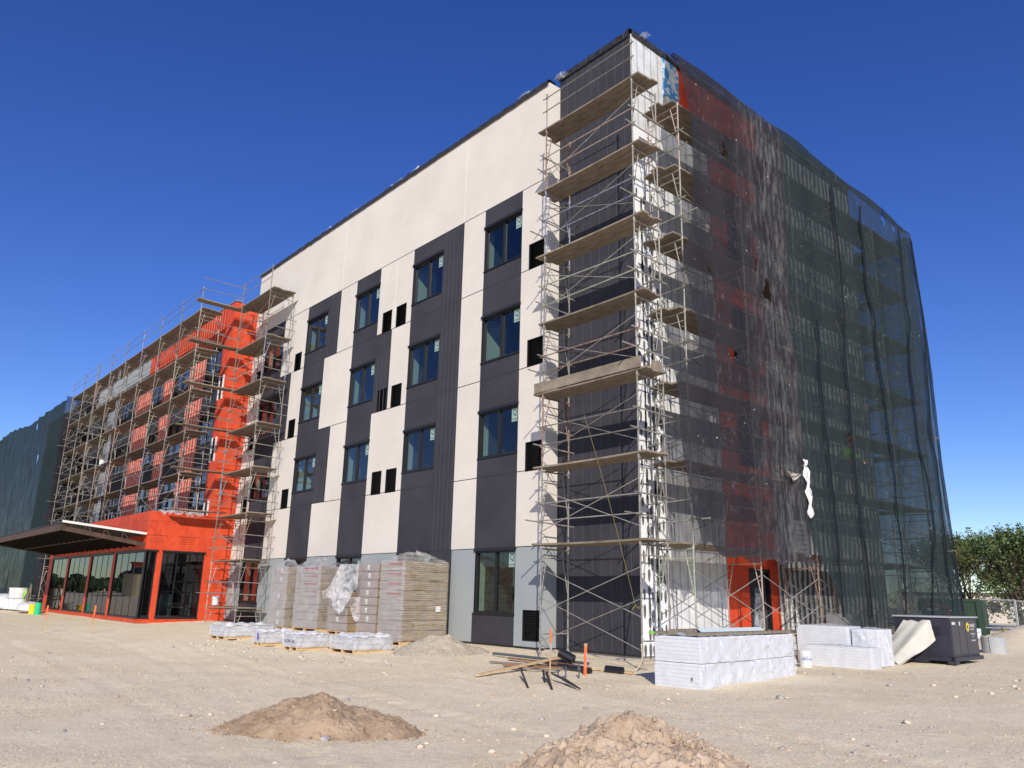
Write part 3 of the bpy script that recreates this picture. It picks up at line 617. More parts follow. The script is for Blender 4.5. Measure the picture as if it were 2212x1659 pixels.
# printed marks on the wrap: outline emblem and lines
def emblem(P,a,z,s):
    mb=MB()
    for i in range(22):
        q0=2*math.pi*i/26+.5; q1=2*math.pi*(i+.8)/26+.5; rr=s*(.32+.1*math.sin(3*q0))
        bar(mb,P,a+rr*math.cos(q0)-.008,a+rr*math.cos(q0)+.008,z+rr*math.sin(q0),z+rr*math.sin(q0)+.05*s,.002,.004)
    for k,wd in enumerate((.5,.32,.36,.3,.34)):
        zz=z-.45*s-k*.09*s; x=a-wd*s
        while x<a+wd*s:
            l=random.uniform(.03,.10)*s; bar(mb,P,x,x+l,zz,zz+(.05 if k==0 else .025)*s,.002,.004); x+=l+.03*s
    mb.build('wrap_print',MT['print'],B)
for a in (-3.75,-2.4): emblem(PS,a,3.75,.8)
for a in (-1.15,): emblem(PS,a,1.9,.7); emblem(PS,a,5.6,.7); emblem(PS,a,11.2,.7)
for a in (-25.6,-27.6,-29.6): emblem(PL,a,3.95,.6)
rf=MB()
for yy,zz in ((-2.9,.0),(-1.55,.35),(-2.2,.9)): pass
cp=MB(); cp.box(XL-.06,XL+.012,YL-.012,YL+.06,.0,2.78); cp.build('corner_post',MT['black'],B)
# interior stacks seen through the lobby side glass
it=MB(); it.box(XL-1.2,XL-.9,-2.9,-2.5,0,1.0); it.box(XL-1.0,XL-.6,-2.0,-1.75,0,1.1); it.box(XL-1.3,XL-.5,-2.6,-1.8,.45,.5); it.build('stored_boards',MT['tint'],B)
sg=MB(); bar(sg,PL,-40.5,-38.9,2.15,2.6,-.35,-.33); sgo=sg.build('mirrored_banner',MT['white'],B)  # reflection of a banner, put in as a panel behind the glass
mx=Matrix(((1,0,0),(0,0,-1),(0,1,0))).to_4x4(); mx.translation=Vector((-39.7,YL+.32,2.42)); text_mesh('mirrored_banner_text','LAMB',.42,MT['red'],B,mx)
# canopy
cn=MB(); cxl,cxr=-40.3,-23.55; yo=-7.3
def cq(mb,x0,x1,y0,y1,za0,za1,zb0,zb1):
    """sloped slab: at y1(wall) bottom/top za0,za1; at y0(outer) zb0,zb1"""
    n=len(mb.v); mb.v+=[(x0,y0,zb0),(x1,y0,zb0),(x1,y1,za0),(x0,y1,za0),(x0,y0,zb1),(x1,y0,zb1),(x1,y1,za1),(x0,y1,za1)]
    for q in ((0,3,2,1),(4,5,6,7),(0,1,5,4),(1,2,6,5),(2,3,7,6),(3,0,4,7)): mb.f.append(tuple(n+i for i in q)); mb.m.append(0)
cq(cn,cxl,cxr-.03,yo-.05,YL-.01,3.40,3.44,3.68,3.72); canopy=cn.build('canopy',MT['roof'],B)
e=MB(); cq(e,cxr-.02,cxr+.06,yo-.05,YL-.01,3.41,3.50,3.69,3.78); e.build('canopy_edge_trim',MT['lightjoint'],canopy)
e=MB(); cq(e,cxr-.10,cxr+.02,yo,YL-.01,2.92,3.08,3.38,3.56); e.build('canopy_beam',MT['beam'],canopy)
e=MB(); cq(e,cxl,cxl+.12,yo,YL-.01,2.92,3.08,3.38,3.56); e.build('canopy_beam',MT['beam'],canopy)
e=MB(); e.box(cxl,cxr-.1,yo-.04,yo+.05,3.40,3.66); e.build('canopy_beam',MT['beam'],canopy)
for i in range(17):
    x=cxl+.6+i*.98; e=MB(); cq(e,x-.03,x+.03,yo+.05,YL-.01,2.95,3.14,3.40,3.60); e.build('canopy_joist',MT['joist'],canopy)
e=MB(); cq(e,cxl+.12,cxr-.1,-5.75,-5.65,3.19,3.3,3.2,3.31); e.build('canopy_beam',MT['beam'],canopy)
e=MB()
for i in range(4):
    y=YL-.7-i*.72; zb=3.1+(YL-y)/(YL-yo)*.46; e.tube((cxr-.04,y,zb),(cxr-.04,y-.22,zb+.28),.025); e.tube((cxr-.04,y-.22,zb+.28),(cxr-.04,y-.26,zb+.02),.02)
e.build('canopy_bracket',MT['beam'],canopy)
mb=MB(); N=16
mb.grid([[ (XL-1.1+1.15*j/N+.02,-1.9-1.9*i/N*1.0,4.44+.16*abs(fbm(i*.5,j*.5,8,3))+.02-(.28 if j==N else 0)*(.5+fbm(i*.6,3,1))) for j in range(N+1)] for i in range(N+1)]); mb.build('crumpled_plastic',MT['filmw'],B,smooth=True)

# ================================================================ scaffolds
LV=[2.42,4.27,6.12,7.97,9.87,11.77,13.62]
def frame_mesh(name,wd,h,m):
    """end frame in the local y/z plane, top at z=0, legs at y=0 and y=wd"""
    b=MB(); r=.019
    b.tube((0,0,-h),(0,0,0),r); b.tube((0,wd,-h),(0,wd,0),r)
    b.tube((0,0,-.05),(0,wd,-.05),.02); b.tube((0,.02,-.26),(0,wd-.02,-.26),.014)
    for y0,y1 in ((wd*.24,.02),(wd*.76,wd-.02)):
        b.tube((0,y0,-.05),(0,y1,-1.05),.013)
        for t in (.35,.6,.82): b.tube((0,y0+(y1-y0)*t,-.05-1.0*t),(0,0 if y1<wd/2 else wd,-.05-1.0*t),.009)
    for y in (0,wd):
        b.tube((-.03,y,-.45),(.04,y,-.45),.012); b.tube((-.03,y,-1.3),(.04,y,-1.3),.012)
        b.tube((0,y,-.06),(0,y,.03),.028)
    return b.mesh(name,m)
def base_mesh(name,wd,h,m):
    b=MB(); r=.022
    b.tube((0,0,-h),(0,0,-.02),r); b.tube((0,wd,-h),(0,wd,-.02),r); b.tube((0,0,-.12),(0,wd,-.12),.018)
    for y in (0,wd): b.box(-.07,.07,y-.07,y+.07,-h-.01,-h+.005); b.tube((0,y,-h+.12),(0,y,-h+.17),.04,8)
    return b.mesh(name,m)
def plank_mesh(name,Lx,y0,y1,n,m,th=.042,seed=0):
    rd=random.Random(seed); b=MB(); wd=(y1-y0)/n
    for i in range(n):
        a=-.22+rd.uniform(-.12,.08); c=Lx+.22+rd.uniform(-.08,.12); s=rd.uniform(-.006,.006)
        n0=len(b.v); ya,yb=y0+i*wd+.006,y0+(i+1)*wd-.006; K=6
        for k in range(K+1):
            x=a+(c-a)*k/K; sg=-.018*math.sin(math.pi*k/K)+s
            b.v+=[(x,ya,sg),(x,yb,sg),(x,yb,sg+th),(x,ya,sg+th)]
        for k in range(K):
            q=n0+k*4
            for u,v in ((0,1),(1,2),(2,3),(3,0)): b.f.append((q+u,q+v,q+4+v,q+4+u)); b.m.append(0)
        b.f.append((n0,n0+3,n0+2,n0+1)); b.m.append(0); q=n0+K*4; b.f.append((q,q+1,q+2,q+3)); b.m.append(0)
    return b.mesh(name,m)
def rail_mesh(name,Lx,m,hs=(.52,1.02),y=-.03,seed=0,over=.12):
    rd=random.Random(seed); b=MB()
    for h in hs:
        b.tube((-over,y,h+rd.uniform(-.05,.05)),(Lx+over,y,h+rd.uniform(-.05,.05)),.015)
    return b.mesh(name,m)
def brace_mesh(name,Lx,m,y=0,z0=-1.45,z1=-.45,both=True,r=.010):
    b=MB(); b.tube((0,y,z0),(Lx,y,z1),r); 
    if both: b.tube((0,y+.02,z1),(Lx,y+.02,z0),r)
    b.tube((Lx*.5-.02,y+.01,(z0+z1)/2),(Lx*.5+.02,y+.01,(z0+z1)/2),.022)
    return b.mesh(name,m)
MATS=['steel']*7+['pink','rust','green_t','steel','blue_t','steel','pink']
def scaffold(label,loc,rz,us,wd,levels,zbase,seed,group=None,rails=True,skip_plat=(),top=True,nrail=True,endbars=True,braces=True,plat_y=None,cross_in=True,name='scaffold'):
    """us = frame positions along local x; local y points to the wall"""
    rd=random.Random(seed); t=thing(name,label,'scaffold',(loc[0],loc[1],0),rz,group)
    cache={}
    def get(key,fn):
        if key not in cache: cache[key]=fn()
        return cache[key]
    py=plat_y or (.0,wd)
    prev=zbase
    for k,z in enumerate(levels):
        h=z-.04-prev
        for i,u in enumerate(us):
            mk=MATS[rd.randrange(len(MATS))]
            if k==0 and h>1.95:
                m1=get(('f',1.86,mk),lambda:frame_mesh('end_frame',wd,1.86,MT[mk])); link('end_frame',m1,t,(u,0,z-.04))
                link('base_jack',get(('b',round(h-1.86,2)),lambda:base_mesh('base_jack',wd,h-1.86,MT['steel'])),t,(u,0,z-.04-1.86))
            else:
                link('end_frame',get(('f',round(h,2),mk),lambda:frame_mesh('end_frame',wd,h,MT[mk])),t,(u,0,z-.04))
            # inner brace struts leaning like in real frames come with the frame mesh
            if i<len(us)-1:
                Lx=round(us[i+1]-us[i],3)
                if (k,i) not in skip_plat:
                    sd=rd.randrange(4); link('platform',get(('p',Lx,sd),lambda:plank_mesh('platform',Lx,py[0],py[1],3,MT['plank'],seed=sd)),t,(u,0,z))
                if rails and (k<len(levels)-1 or top):
                    sd=rd.randrange(3); mk2=MATS[rd.randrange(len(MATS))]; link('guard_rail',get(('r',Lx,sd,mk2),lambda:rail_mesh('guard_rail',Lx,MT[mk2],seed=sd)),t,(u,0,z))
                if braces:
                    v=rd.randrange(3) if k else 0
                    link('cross_brace',get(('x',Lx,v),lambda:brace_mesh('cross_brace',Lx,MT['steel'],both=(v<2))),t,(u,-.03,z-.1))
                    if k==0: link('cross_brace',get(('x2',Lx),lambda:brace_mesh('cross_brace',Lx,MT['steel'],z0=-1.75,z1=-.75)),t,(u,-.05,z-.45))
                    if cross_in and (k+i)%2==0: link('cross_brace',get(('x3',Lx),lambda:brace_mesh('cross_brace',Lx,MT['steel'])),t,(u,wd+.03,z-.1))
            if endbars and (i==0 or i==len(us)-1) and k<len(levels)-1:
                sgn=-1 if i==0 else 1
                link('end_rail',get(('e',sgn,k%2),lambda:end_rail(sgn,wd,k)),t,(u,0,z))
        prev=z-.04
    if top:
        for i,u in enumerate(us):
            b=MB(); z=levels[-1]; b.tube((u,0,z-.04),(u,0,z+1.08),.021); b.tube((u,0,z+.98),(u,0,z+1.12),.03); b.build('guard_post',MT['steel'],t)
    return t
def end_rail(sgn,wd,k):
    b=MB(); a=.28 if k%2 else .5
    b.tube((sgn*.03,-a,.55),(sgn*.03,wd+.22,.50),.017); b.tube((sgn*.03,-.18,1.0),(sgn*.03,wd+.25,.96),.017)
    for h in (.53,.98): b.tube((sgn*.03-.03,0,h),(sgn*.03+.03,0,h),.035)
    return b.mesh('end_rail',MT['steel'])
gbase=-.15
# corner bay across the charcoal corner
SC1=scaffold('tall narrow tube scaffold bay across the charcoal corner panel, with a rope hanging down it',(-1.77,-1.5),0,[0,3.05],.90,LV,-.13,21,top=True,plat_y=(-.05,.66),cross_in=False)
tb=MB(); tb.box(-.26,3.20,-.075,-.035,0,.25); o=tb.build('toe_board',MT['plank'],SC1); o.location=(0,0,LV[2]+.045); o['label']='wide weathered board standing on edge'
tb=MB(); tb.box(3.18,3.22,.36,.66,0,.24); o=tb.build('toe_board',MT['plank'],SC1); o.location=(0,0,LV[2]+.045)
ro=MB(); pts=[Vector((1.45+1.45*t+.05*math.sin(t*3),-.05,5.35-4.25*t)) for t in np.linspace(0,1,16)]; ro.path(pts,.0045); ro.path([pts[-1],pts[-1]+Vector((.10,0,-.06)),pts[-1]+Vector((.16,0,.02))],.008); ro.path([pts[-1],pts[-1]+Vector((-.08,0,-.09))],.012); o=ro.build('rope',MT['rope'],None); o.location=(-1.75,-1.5,0); tag(o,'thin yellow rope hanging slack from a guard rail over the charcoal panel','rope')
# long run down the right hand wall
ysr=[.12,2.75,5.4,8.05,10.7,13.1]
SC2=scaffold('long tube scaffold run along the insulated right wall, mostly behind black and green netting',(1.42,ysr[0]),R(90),[v-ysr[0] for v in ysr],.97,LV,-.15,33,top=False,plat_y=(.03,1.0))
# run behind the building end, seen against the sky through the net
SC3=scaffold('tube scaffold run at the far end of the block, against the sky through netting',(.35,13.35),R(180),[0,2.7,5.4],.9,LV,-.12,41,top=True,cross_in=False)
# left end of cream facade
SC4=scaffold('tube scaffold bay at the left end of the cream facade, lowest deck carrying a bucket',(-22.1,-1.75),0,[0,3.1],1.05,[.55]+[v-.02 for v in LV[:6]]+[13.9],-.12,55,top=True,cross_in=False,endbars=True)
# link deck between the facade bay and the wing run
WL=[4.45,6.2,8.1,10.0,11.95,13.9]
lk=thing('scaffold_link','row of long planks and rails bridging the wing scaffold and the facade scaffold','scaffold',(-22.75,-3.3,0))
for k,z in enumerate(WL):
    link('platform',plank_mesh('platform',1.9,-.25,.25,2,MT['plank'],seed=k),lk,(0,-.1,z+.05),(0,0,R(90)))
    if k<len(WL): link('guard_rail',rail_mesh('guard_rail',1.8,MT['steel'],seed=k),lk,(.3,-.1,z),(0,0,R(90)))
# wing run, standing on the lobby roof
us=[0,3.1,6.2,9.3,12.4,15.5,18.2]
SC5=scaffold('long tube scaffold run over the lobby roof against the orange and grey wing',(-41.95,-3.05),0,us,.95,WL,4.33,77,top=True)
SC6=scaffold('tube scaffold run left of the lobby roof, standing on the dirt beside the green netting',(-48.4,-3.05),0,[0,3.1,6.2],.95,[2.45]+WL,-.15,78,top=True)
ld=MB(); 
for k in range(0,5):
    z=WL[k]; y=.2; x=4.2+.5*(k%2)
    ld.tube((x,y,z),(x,y,z+1.95),.016); ld.tube((x+.34,y,z),(x+.34,y,z+1.95),.016)
    for i in range(7): ld.tube((x,y,z+.15+.27*i),(x+.34,y,z+.15+.27*i),.011)
ld.build('ladder',MT['galv'],SC5)
for (x,y,z) in ((-38.2,-2.9,8.0+.05),):
    b=MB(); b.cyl(0,0,0,.38,.14,.155,16); tag(b.build('bucket',MT['white'],None,loc=(x,y,z)),'white bucket standing on a middle deck of the wing scaffold','bucket')

# ================================================================ debris nets
def lerp_tab(tab,z):
    tab=sorted(tab)
    if z<=tab[0][0]: return tab[0][1]
    for (a,b),(c,d) in zip(tab[:-1],tab[1:]):
        if z<=c: return b+(d-b)*(z-a)/(c-a)
    return tab[-1][1]
def net(name,label,m,P,n_s,n_z,holes,parent=None,seed=0,hz=.0):
    g=MB(); pts=[[P(i/(n_s-1),j/(n_z-1)) for j in range(n_z)] for i in range(n_s)]
    def skip(i,j):
        p=pts[i][j]
        if p is None or pts[i+1][j] is None or pts[i][j+1] is None or pts[i+1][j+1] is None: return True
        for h in holes:
            a=(p[h[4]]-h[0])/h[2]; b=(p[2]-h[1])/h[3]; ang=math.atan2(b,a)
            if a*a+b*b<(1+.3*math.sin(3*ang+h[0]))**2: return True
        return False
    pp=[[p if p is not None else (0,0,0) for p in r_] for r_ in pts]
    g.grid(pp,0,skip)
    used=sorted({i for f in g.f for i in f}); mp={v:k for k,v in enumerate(used)}
    g.v=[g.v[i] for i in used]; g.f=[tuple(mp[i] for i in f) for f in g.f]
    o=g.build(name,m,None,smooth=True); return tag(o,label,'netting')
XN=1.63
bl=[(2.38,.16),(3.11,-.17),(4.09,-.33),(4.68,-.42),(6.17,-.45),(6.47,-.1),(7.04,.29),(7.84,.18),(8.47,.01),(9.19,-.23),(9.74,.08),(10.87,.25),(12.05,.4),(12.95,.37),(13.86,.14),(14.8,-.16)]
seam=[(2.1,4.72),(3.3,4.67),(4.9,4.62),(6.5,4.62),(8.05,4.72),(8.35,4.45),(14.6,4.86)]
rgt=[(.2,13.9),(1.5,13.92),(3.2,13.78),(5.6,13.6),(7.7,13.62),(9.7,13.64),(11.2,13.55),(12.4,13.37),(14.2,13.27)]
def topz(y): return 14.78+.06*math.sin(y*1.3)-.05*max(0,y-4)+.05*fbm(y*.8,1,2,2)
def folds(y,z,sd,amp=.055):
    v=amp*math.sin(y*4.1+.5*math.sin(z*.5+sd)+sd)+amp*.8*fbm(y*1.4,z*.22,sd,3)
    v+= .10*math.exp(-((y-9.4-.15*math.sin(z*.6))/.10)**2)+.10*math.exp(-((y-11.7-.1*z*.1)/.09)**2)
    return v
def Pb(s,t):
    # t 0 bottom ..1 wrapped over to the parapet
    if t<.93:
        q=t/.93; yb0=.16+4.56*s; zb=2.16+.30*math.exp(-((yb0-.55)/.4)**2)+.05*math.sin(yb0*5)+.04*fbm(yb0*3,1,1,2)
        z=zb+(topz(yb0)-zb)*q; yl=lerp_tab(bl,z); yr=lerp_tab(seam,z); y=yl+(yr-yl)*s
        bell=.25*math.exp(-((z-6.3)/.5)**2)*math.exp(-s*14)
        return (XN+folds(y,z,1)*min(1,(1-q)*8+.15)-bell*.2,y,z)
    q=(t-.93)/.07; y0=lerp_tab(bl,14.8)+(lerp_tab(seam,14.6)-lerp_tab(bl,14.8))*s; y0+= q*(1.6*(1-s)) 
    return (XN-1.5*q,y0,topz(y0)+(16.55-topz(y0))*q**.8-.15*math.sin(math.pi*q)+.05*math.sin(y0*6)*q)
holes=[(3.41,9.22,.20,.30,1),(1.62,7.06,.13,.12,1),(2.95,9.95,.03,.30,1),(1.78,12.75,.16,.22,1),(.95,9.13,.10,.08,1),(4.55,9.0,.05,.35,1),(4.6,8.3,.045,.4,1),(3.6,4.42,.30,.15,1)]
net('debris_netting','torn black debris netting over the first bays of the right wall',MT['net_b'],Pb,90,170,holes)
gbot=[(4.67,3.3),(4.9,2.7),(5.18,2.34),(5.62,1.68),(6.1,1.05),(6.76,.58),(7.27,.34),(7.6,.66),(8.3,.62),(8.86,.67),(9.24,.15),(9.6,.5),(10.08,.5),(11,.35),(14,.25)]
def Pg(s,t):
    if t<.93:
        q=t/.93; y0=4.67+(13.9-4.67)*s; zb=lerp_tab(gbot,y0); z=zb+(topz(y0)-zb)*q
        yl=lerp_tab(seam,max(z,2.2)) if z>3.3 else 4.67; yr=lerp_tab(rgt,z); y=yl+(yr-yl)*s
        flare=.28*max(0,1-z/3.5)**2*sm(.5,1,s)
        return (XN+.03+folds(y,z,4.4)*min(1,(1-q)*8+.15)+flare,y,z)
    q=(t-.93)/.07; y0=4.86+(13.27-4.86)*s
    if y0>12.3: return (XN-.25*q,y0,topz(y0)+.12*q)
    return (XN-1.5*q,y0,topz(y0)+(16.5-.25*y0/12-topz(y0))*q**.8+.05*math.sin(y0*5)*q-.1*math.sin(math.pi*q))
net('debris_netting','dark green debris netting draped over the right wall down to the white foam',MT['net_g'],Pg,150,170,[(11.85,12.62,.16,.22,1),(11.1,14.1,.10,.28,1),(11.75,13.85,.07,.10,1),(9.75,1.2,.08,.5,1)])
# short return of the green net round the far end
def Pe(s,t):
    z=.3+(14.1-.3)*t; x=XN-.05-s*5.6; y=lerp_tab(rgt,z)-.1+.06*math.sin(x*5+z*.4)+.25*s
    return (x,y,z)
MT['net_g3']=film_mat('green_debris_net_end',(.028,.038,.043),.66,.84,1.8,.85,(1.2,1.2,.35),.1,0,(.15,.17,.17))
net('debris_netting','green debris netting closing the far end of the scaffold, sky showing through it',MT['net_g3'],Pe,50,90,[])
# left green net beyond the wing scaffold
def Pl(s,t):
    x=-49.0-36*s; z=0+(13.75+.25*fbm(x*.3,1,1,2)+.30*abs(math.sin(x*.21+.4))+.9*sm(-54,-80,x)-.1)*t
    return (x+ .35*t,-3.35+.05*math.sin(x*2.3+.4*math.sin(z*.4))+.10*fbm(x*.8,z*.2,2,3),z)
net('debris_netting','dense dark green debris netting over the far left wing',MT['net_g2'],Pl,200,70,[(-55.5,10.4,.25,.3,0),(-58,13.2,.5,.3,0)])
def Pl2(s,t):
    z=.2+13.9*t; y=-3.35+1.9*s; return (-48.75+.06*math.sin(y*6+z*.3)+.1*s,y,z)
net('debris_netting','narrow black netting strip on the edge beside the green netting',MT['net_b'],Pl2,16,60,[])
def strip(name,label,pts,wd,m):
    g=MB(); rows=[]
    for i,(x,y,z) in enumerate(pts):
        k=wd*max(.15,.9+.9*fbm(i*.25,y,2)); rows.append([(x,y-k/2,z),(x+.05,y,z),(x,y+k/2,z)])
    g.grid(rows); return g.build(name,m,None,smooth=True)
GN=[q for q in bpy.data.objects if q.get('category')=='netting'][1]
MT['hem']=film_mat('net_hem',(.012,.017,.022),.82,1,2,.9,(1,1,.3),.1,0)
for y0,y1,w0 in ((9.75,9.30,.16),(11.45,11.95,.10),(12.75,13.05,.12),(7.3,7.55,.10),(5.9,5.7,.07)):
    pts=[]
    for z in np.linspace(.9,13.9 if w0>.09 else 9,60):
        y=y0+(y1-y0)*(z/14.6)+.10*math.sin(z*.7+y0)+.10*fbm(z*.5,y0,1,3); pts.append((XN+.10+folds(y,z,4.4),y,z))
    o=strip('doubled_fold','x',pts,w0*.8,MT['hem']); o.parent=GN
pts=[(XN+.06,lerp_tab(rgt,z)-.12,z) for z in np.linspace(.3,13.9,40)]; o=strip('hem','x',pts,.26,MT['hem']); o.parent=GN
g=MB(); rows=[]
for i in range(15):
    u=i/14; rows.append([(1.75+1.75*v**1.2, 5.1+1.1*u*(1-v*.75)+.25*v, 1.55-.75*v-.22*math.sin(math.pi*u)*(1-v)*.4-(.35*v*v)+.03*math.sin(u*9)) for v in np.linspace(0,1,12)])
# white torn house wrap piece caught in the nets
mb=MB(); N=14
mb.grid([[ (XN+.10+.05*math.sin(i*1.3+j*.7), 4.50+.22*(j/N)*(1-.2*(i/N))+.12*(i/N)+.05*fbm(i*.6,j*.3,1), 4.85-1.45*(i/N)+.10*math.sin(j*.9)*math.sin(i*.4)) for j in range(N+1)] for i in range(N+1)])
tag(mb.build('torn_sheet',MT['white'],None,smooth=True),'torn strip of white sheet hanging in the gap between the black and green netting','sheet')
mb=MB(); N=10
mb.grid([[ (XN+.06+.04*math.sin(i*1.3+j*.7), 3.75+.65*(j/N), 4.45-.22*math.sin(math.pi*j/N)*(i/N)) for j in range(N+1)] for i in range(N+1)])
tag(mb.build('torn_sheet',MT['conc'],None,smooth=True),'small grey sheet flap sagging in the black netting next to the white strip','sheet')

# ================================================================ loads on the dirt
def pallet(t,a,b,h=.11):
    p=MB()
    for x in (-b+.05,-b/2,-.05): p.box(x-.022,x+.022,0,a,.018,h-.018)
    for i in range(7):
        y=.0+i*(a-.10)/6; p.box(-b,0,y,y+.10,h-.018,h)
    for y in (0,(a-.1)/2,a-.1): p.box(-b,0,y,y+.10,0,.018)
    p.build('pallet',MT['lumber'],t)
def shell(t,a,b,z0,z1,m,seed,puff=.03,name='stretch_wrap',top=.10,n=26):
    """film wrapped around the load: a puckered closed skin with a loose top"""
    g=MB(); per=[(-b,0),(0,0),(0,a),(-b,a)]; L_=[b,a,b,a]; tot=sum(L_); cols=[]
    for i in range(4*n+1):
        d=(i/(4*n))*tot; k=0
        while k<3 and d>L_[k]: d-=L_[k]; k+=1
        p,q=per[k],per[(k+1)%4]; u=d/L_[k]; x=p[0]+(q[0]-p[0])*u; y=p[1]+(q[1]-p[1])*u
        nx,ny=((0,-1),(1,0),(0,1),(-1,0))[k]; cols.append((x,y,nx,ny,u))
    P=[]; Z=24
    for x,y,nx,ny,u in cols:
        row=[]
        for j in range(Z+1):
            z=z0+(z1-z0)*j/Z; e=.012+puff*max(0,.4+fbm(x*3+seed,y*3+z*2.2,seed,3))*math.sin(math.pi*u)**.5 if 0<u<1 else .012
            row.append((x+nx*e,y+ny*e,z))
        for j in range(1,7):
            s=1-j/6; zz=z1+top*math.sin(math.pi*.5*j/6)*(.7+.9*abs(fbm(x*2.5+seed,y*2.5+j*.3,seed+2,3)))
            row.append((-b/2+(x+b/2)*s,a/2+(y-a/2)*s,zz))
        P.append(row)
    g.grid(P); return g.build(name,m,t,smooth=True)
def box_stack(label,C_,rz,a,b,h,rows,cols,seed,wrap=True,stick=True,red=False,z0=.12):
    h+=.05
    t=thing('box_stack',label,'box stack',(C_[0],C_[1],gz0(C_[0],C_[1])-.01),rz,'shrink wrapped stacks of insulation packs along the wall'); rd=random.Random(seed)
    pallet(t,a,b); hh=(h-z0)/rows
    for r_ in range(rows):
        for c in range(cols):
            y0=a*c/cols; y1=a*(c+1)/cols; o=MB(); jx,jy=rd.uniform(-.012,.012),rd.uniform(-.012,.012)
            x0,x1,ya,yb,za,zb=-b+.01+jx,-.01+jx,y0+.01+jy,y1-.012+jy,z0+r_*hh,z0+(r_+1)*hh-.012
            # faces: left/back/top cardboard, right face mineral wool edges, bulging slightly
            N=6
            o.grid([[ (x1+.022*math.sin(math.pi*i/N)*math.sin(math.pi*j/N)**.6+.004*rd.random(), ya+(yb-ya)*i/N, za+(zb-za)*j/N) for j in range(N+1)] for i in range(N+1)],1)
            o.grid([[ (x0+(x1-x0)*i/N, ya-.012*math.sin(math.pi*i/N)*math.sin(math.pi*j/N), za+(zb-za)*j/N) for j in range(N+1)] for i in range(N+1)],0)
            o.quad((x0,ya,zb),(x1,ya,zb),(x1,yb,zb),(x0,yb,zb),0); o.quad((x0,yb,za),(x1,yb,za),(x1,yb,zb),(x0,yb,zb),0); o.quad((x0,ya,za),(x0,yb,za),(x0,yb,zb),(x0,ya,zb),0)
            pk=o.build('insulation_pack',[MT['card'],MT['wool']],t)
            if c==0 and stick and rd.random()<.92:
                s=MB(); xs_=-b*.42+rd.uniform(-.05,.05); zc=(za+zb)/2; s.box(xs_-.055,xs_+.055,ya-.024,ya-.020,zc-.075,zc+.065); s.build('shipping_label',MT['white'],pk)
                s=MB()
                for i in range(4): s.box(xs_-.04,xs_+.04-.02*(i%2),ya-.0265,ya-.0245,zc-.05+i*.022,zc-.043+i*.022)
                s.build('label_print',MT['ink'],pk)
            if c==0 and red and r_>=rows*.45:
                s=MB(); zc=zb-.03-.05; x=-b*.66
                while x<-b*.24: l=rd.uniform(.018,.03); s.box(x,x+l,ya-.022,ya-.018,zc-.018,zc+.02); x+=l+.008
                s.box(-b*.22,-b*.12,ya-.022,ya-.018,zc-.035,zc+.05); s.build('red_print',MT['redprint'],pk)
    if wrap: shell(t,a,b,z0,h,MT['film_h'] if wrap=='h' else MT['film'],seed,top=.26)
    return t
box_stack('nearest box stack, white label on its brown side, beside the gravel heap',(-6.35,-2.32),R(7),1.66,1.0,2.18,8,2,1,wrap='h',stick=False,red=True)
o=MB(); o.box(.035,.040,1.18,1.36,.88,1.03)
sl_=thing; 
lab=o.build('shipping_label',MT['white'],[q for q in bpy.data.objects if q.get('category')=='box stack'][-1])
T3=box_stack('half height box stack with torn film and one taller column behind, second from the right',(-10.88,-1.41),R(7),1.2,1.1,1.30,5,1,2,wrap=False)
T3b=box_stack('narrow tall box column partly bare of film behind the half height stack',(-9.9,-.95),R(7),.45,1.15,2.18,8,1,3,wrap=False)
box_stack('wide tall box stack with red print and bulging clear film hood, third from the right',(-13.06,-1.08-.25),R(7),1.15,1.45,2.13,8,2,4,wrap='f',stick=False,red=True)
box_stack('leftmost tall box stack with a white label on every pack',(-14.9,-1.66),R(7),.55,.95,2.14,7,1,5,wrap='f')
# torn film hanging between stacks
mb=MB(); N=26; P=[]
for i in range(N+1):
    row=[]
    for j in range(N+1):
        u=i/N; v=j/N; x=-1.05+1.25*u; zt=2.18 if u>.45 else 1.35+.83*(u/.45)**2; zb=1.45-.75*math.sin(math.pi*u)**1.5+.08*fbm(u*9,2,1,3)
        if u<.3: zb=1.12+.1*fbm(u*9,1,1,2)
        z=zt+(zb-zt)*v; row.append((x,-.04-.05*abs(fbm(u*5,v*5,4,3))-.05*v*(1-v),z))
    P.append(row)
mb.grid(P); o=mb.build('torn_film',MT['filmw'],None,smooth=True,loc=(-10.55,-1.48,-.07)); o.rotation_euler=(0,0,R(30)); tag(o,'torn clear film hanging in a ragged swag across the half height stack','plastic film')
mb=MB(); P=[]
for i in range(13):
    u=i/12; P.append([( -.02+.65*u*(1), .03*fbm(u*4,v*3,2), 1.18-(.12+.65*math.sin(math.pi*min(1,u*1.05)))*v) for v in np.linspace(0,1,10)])
mb.grid(P); o=mb.build('torn_film',MT['filmw'],None,smooth=True,loc=(-10.86,-1.40,-.07)); o.rotation_euler=(0,0,R(75)); tag(o,'smaller flap of torn film on the brown side of the half height stack','plastic film')
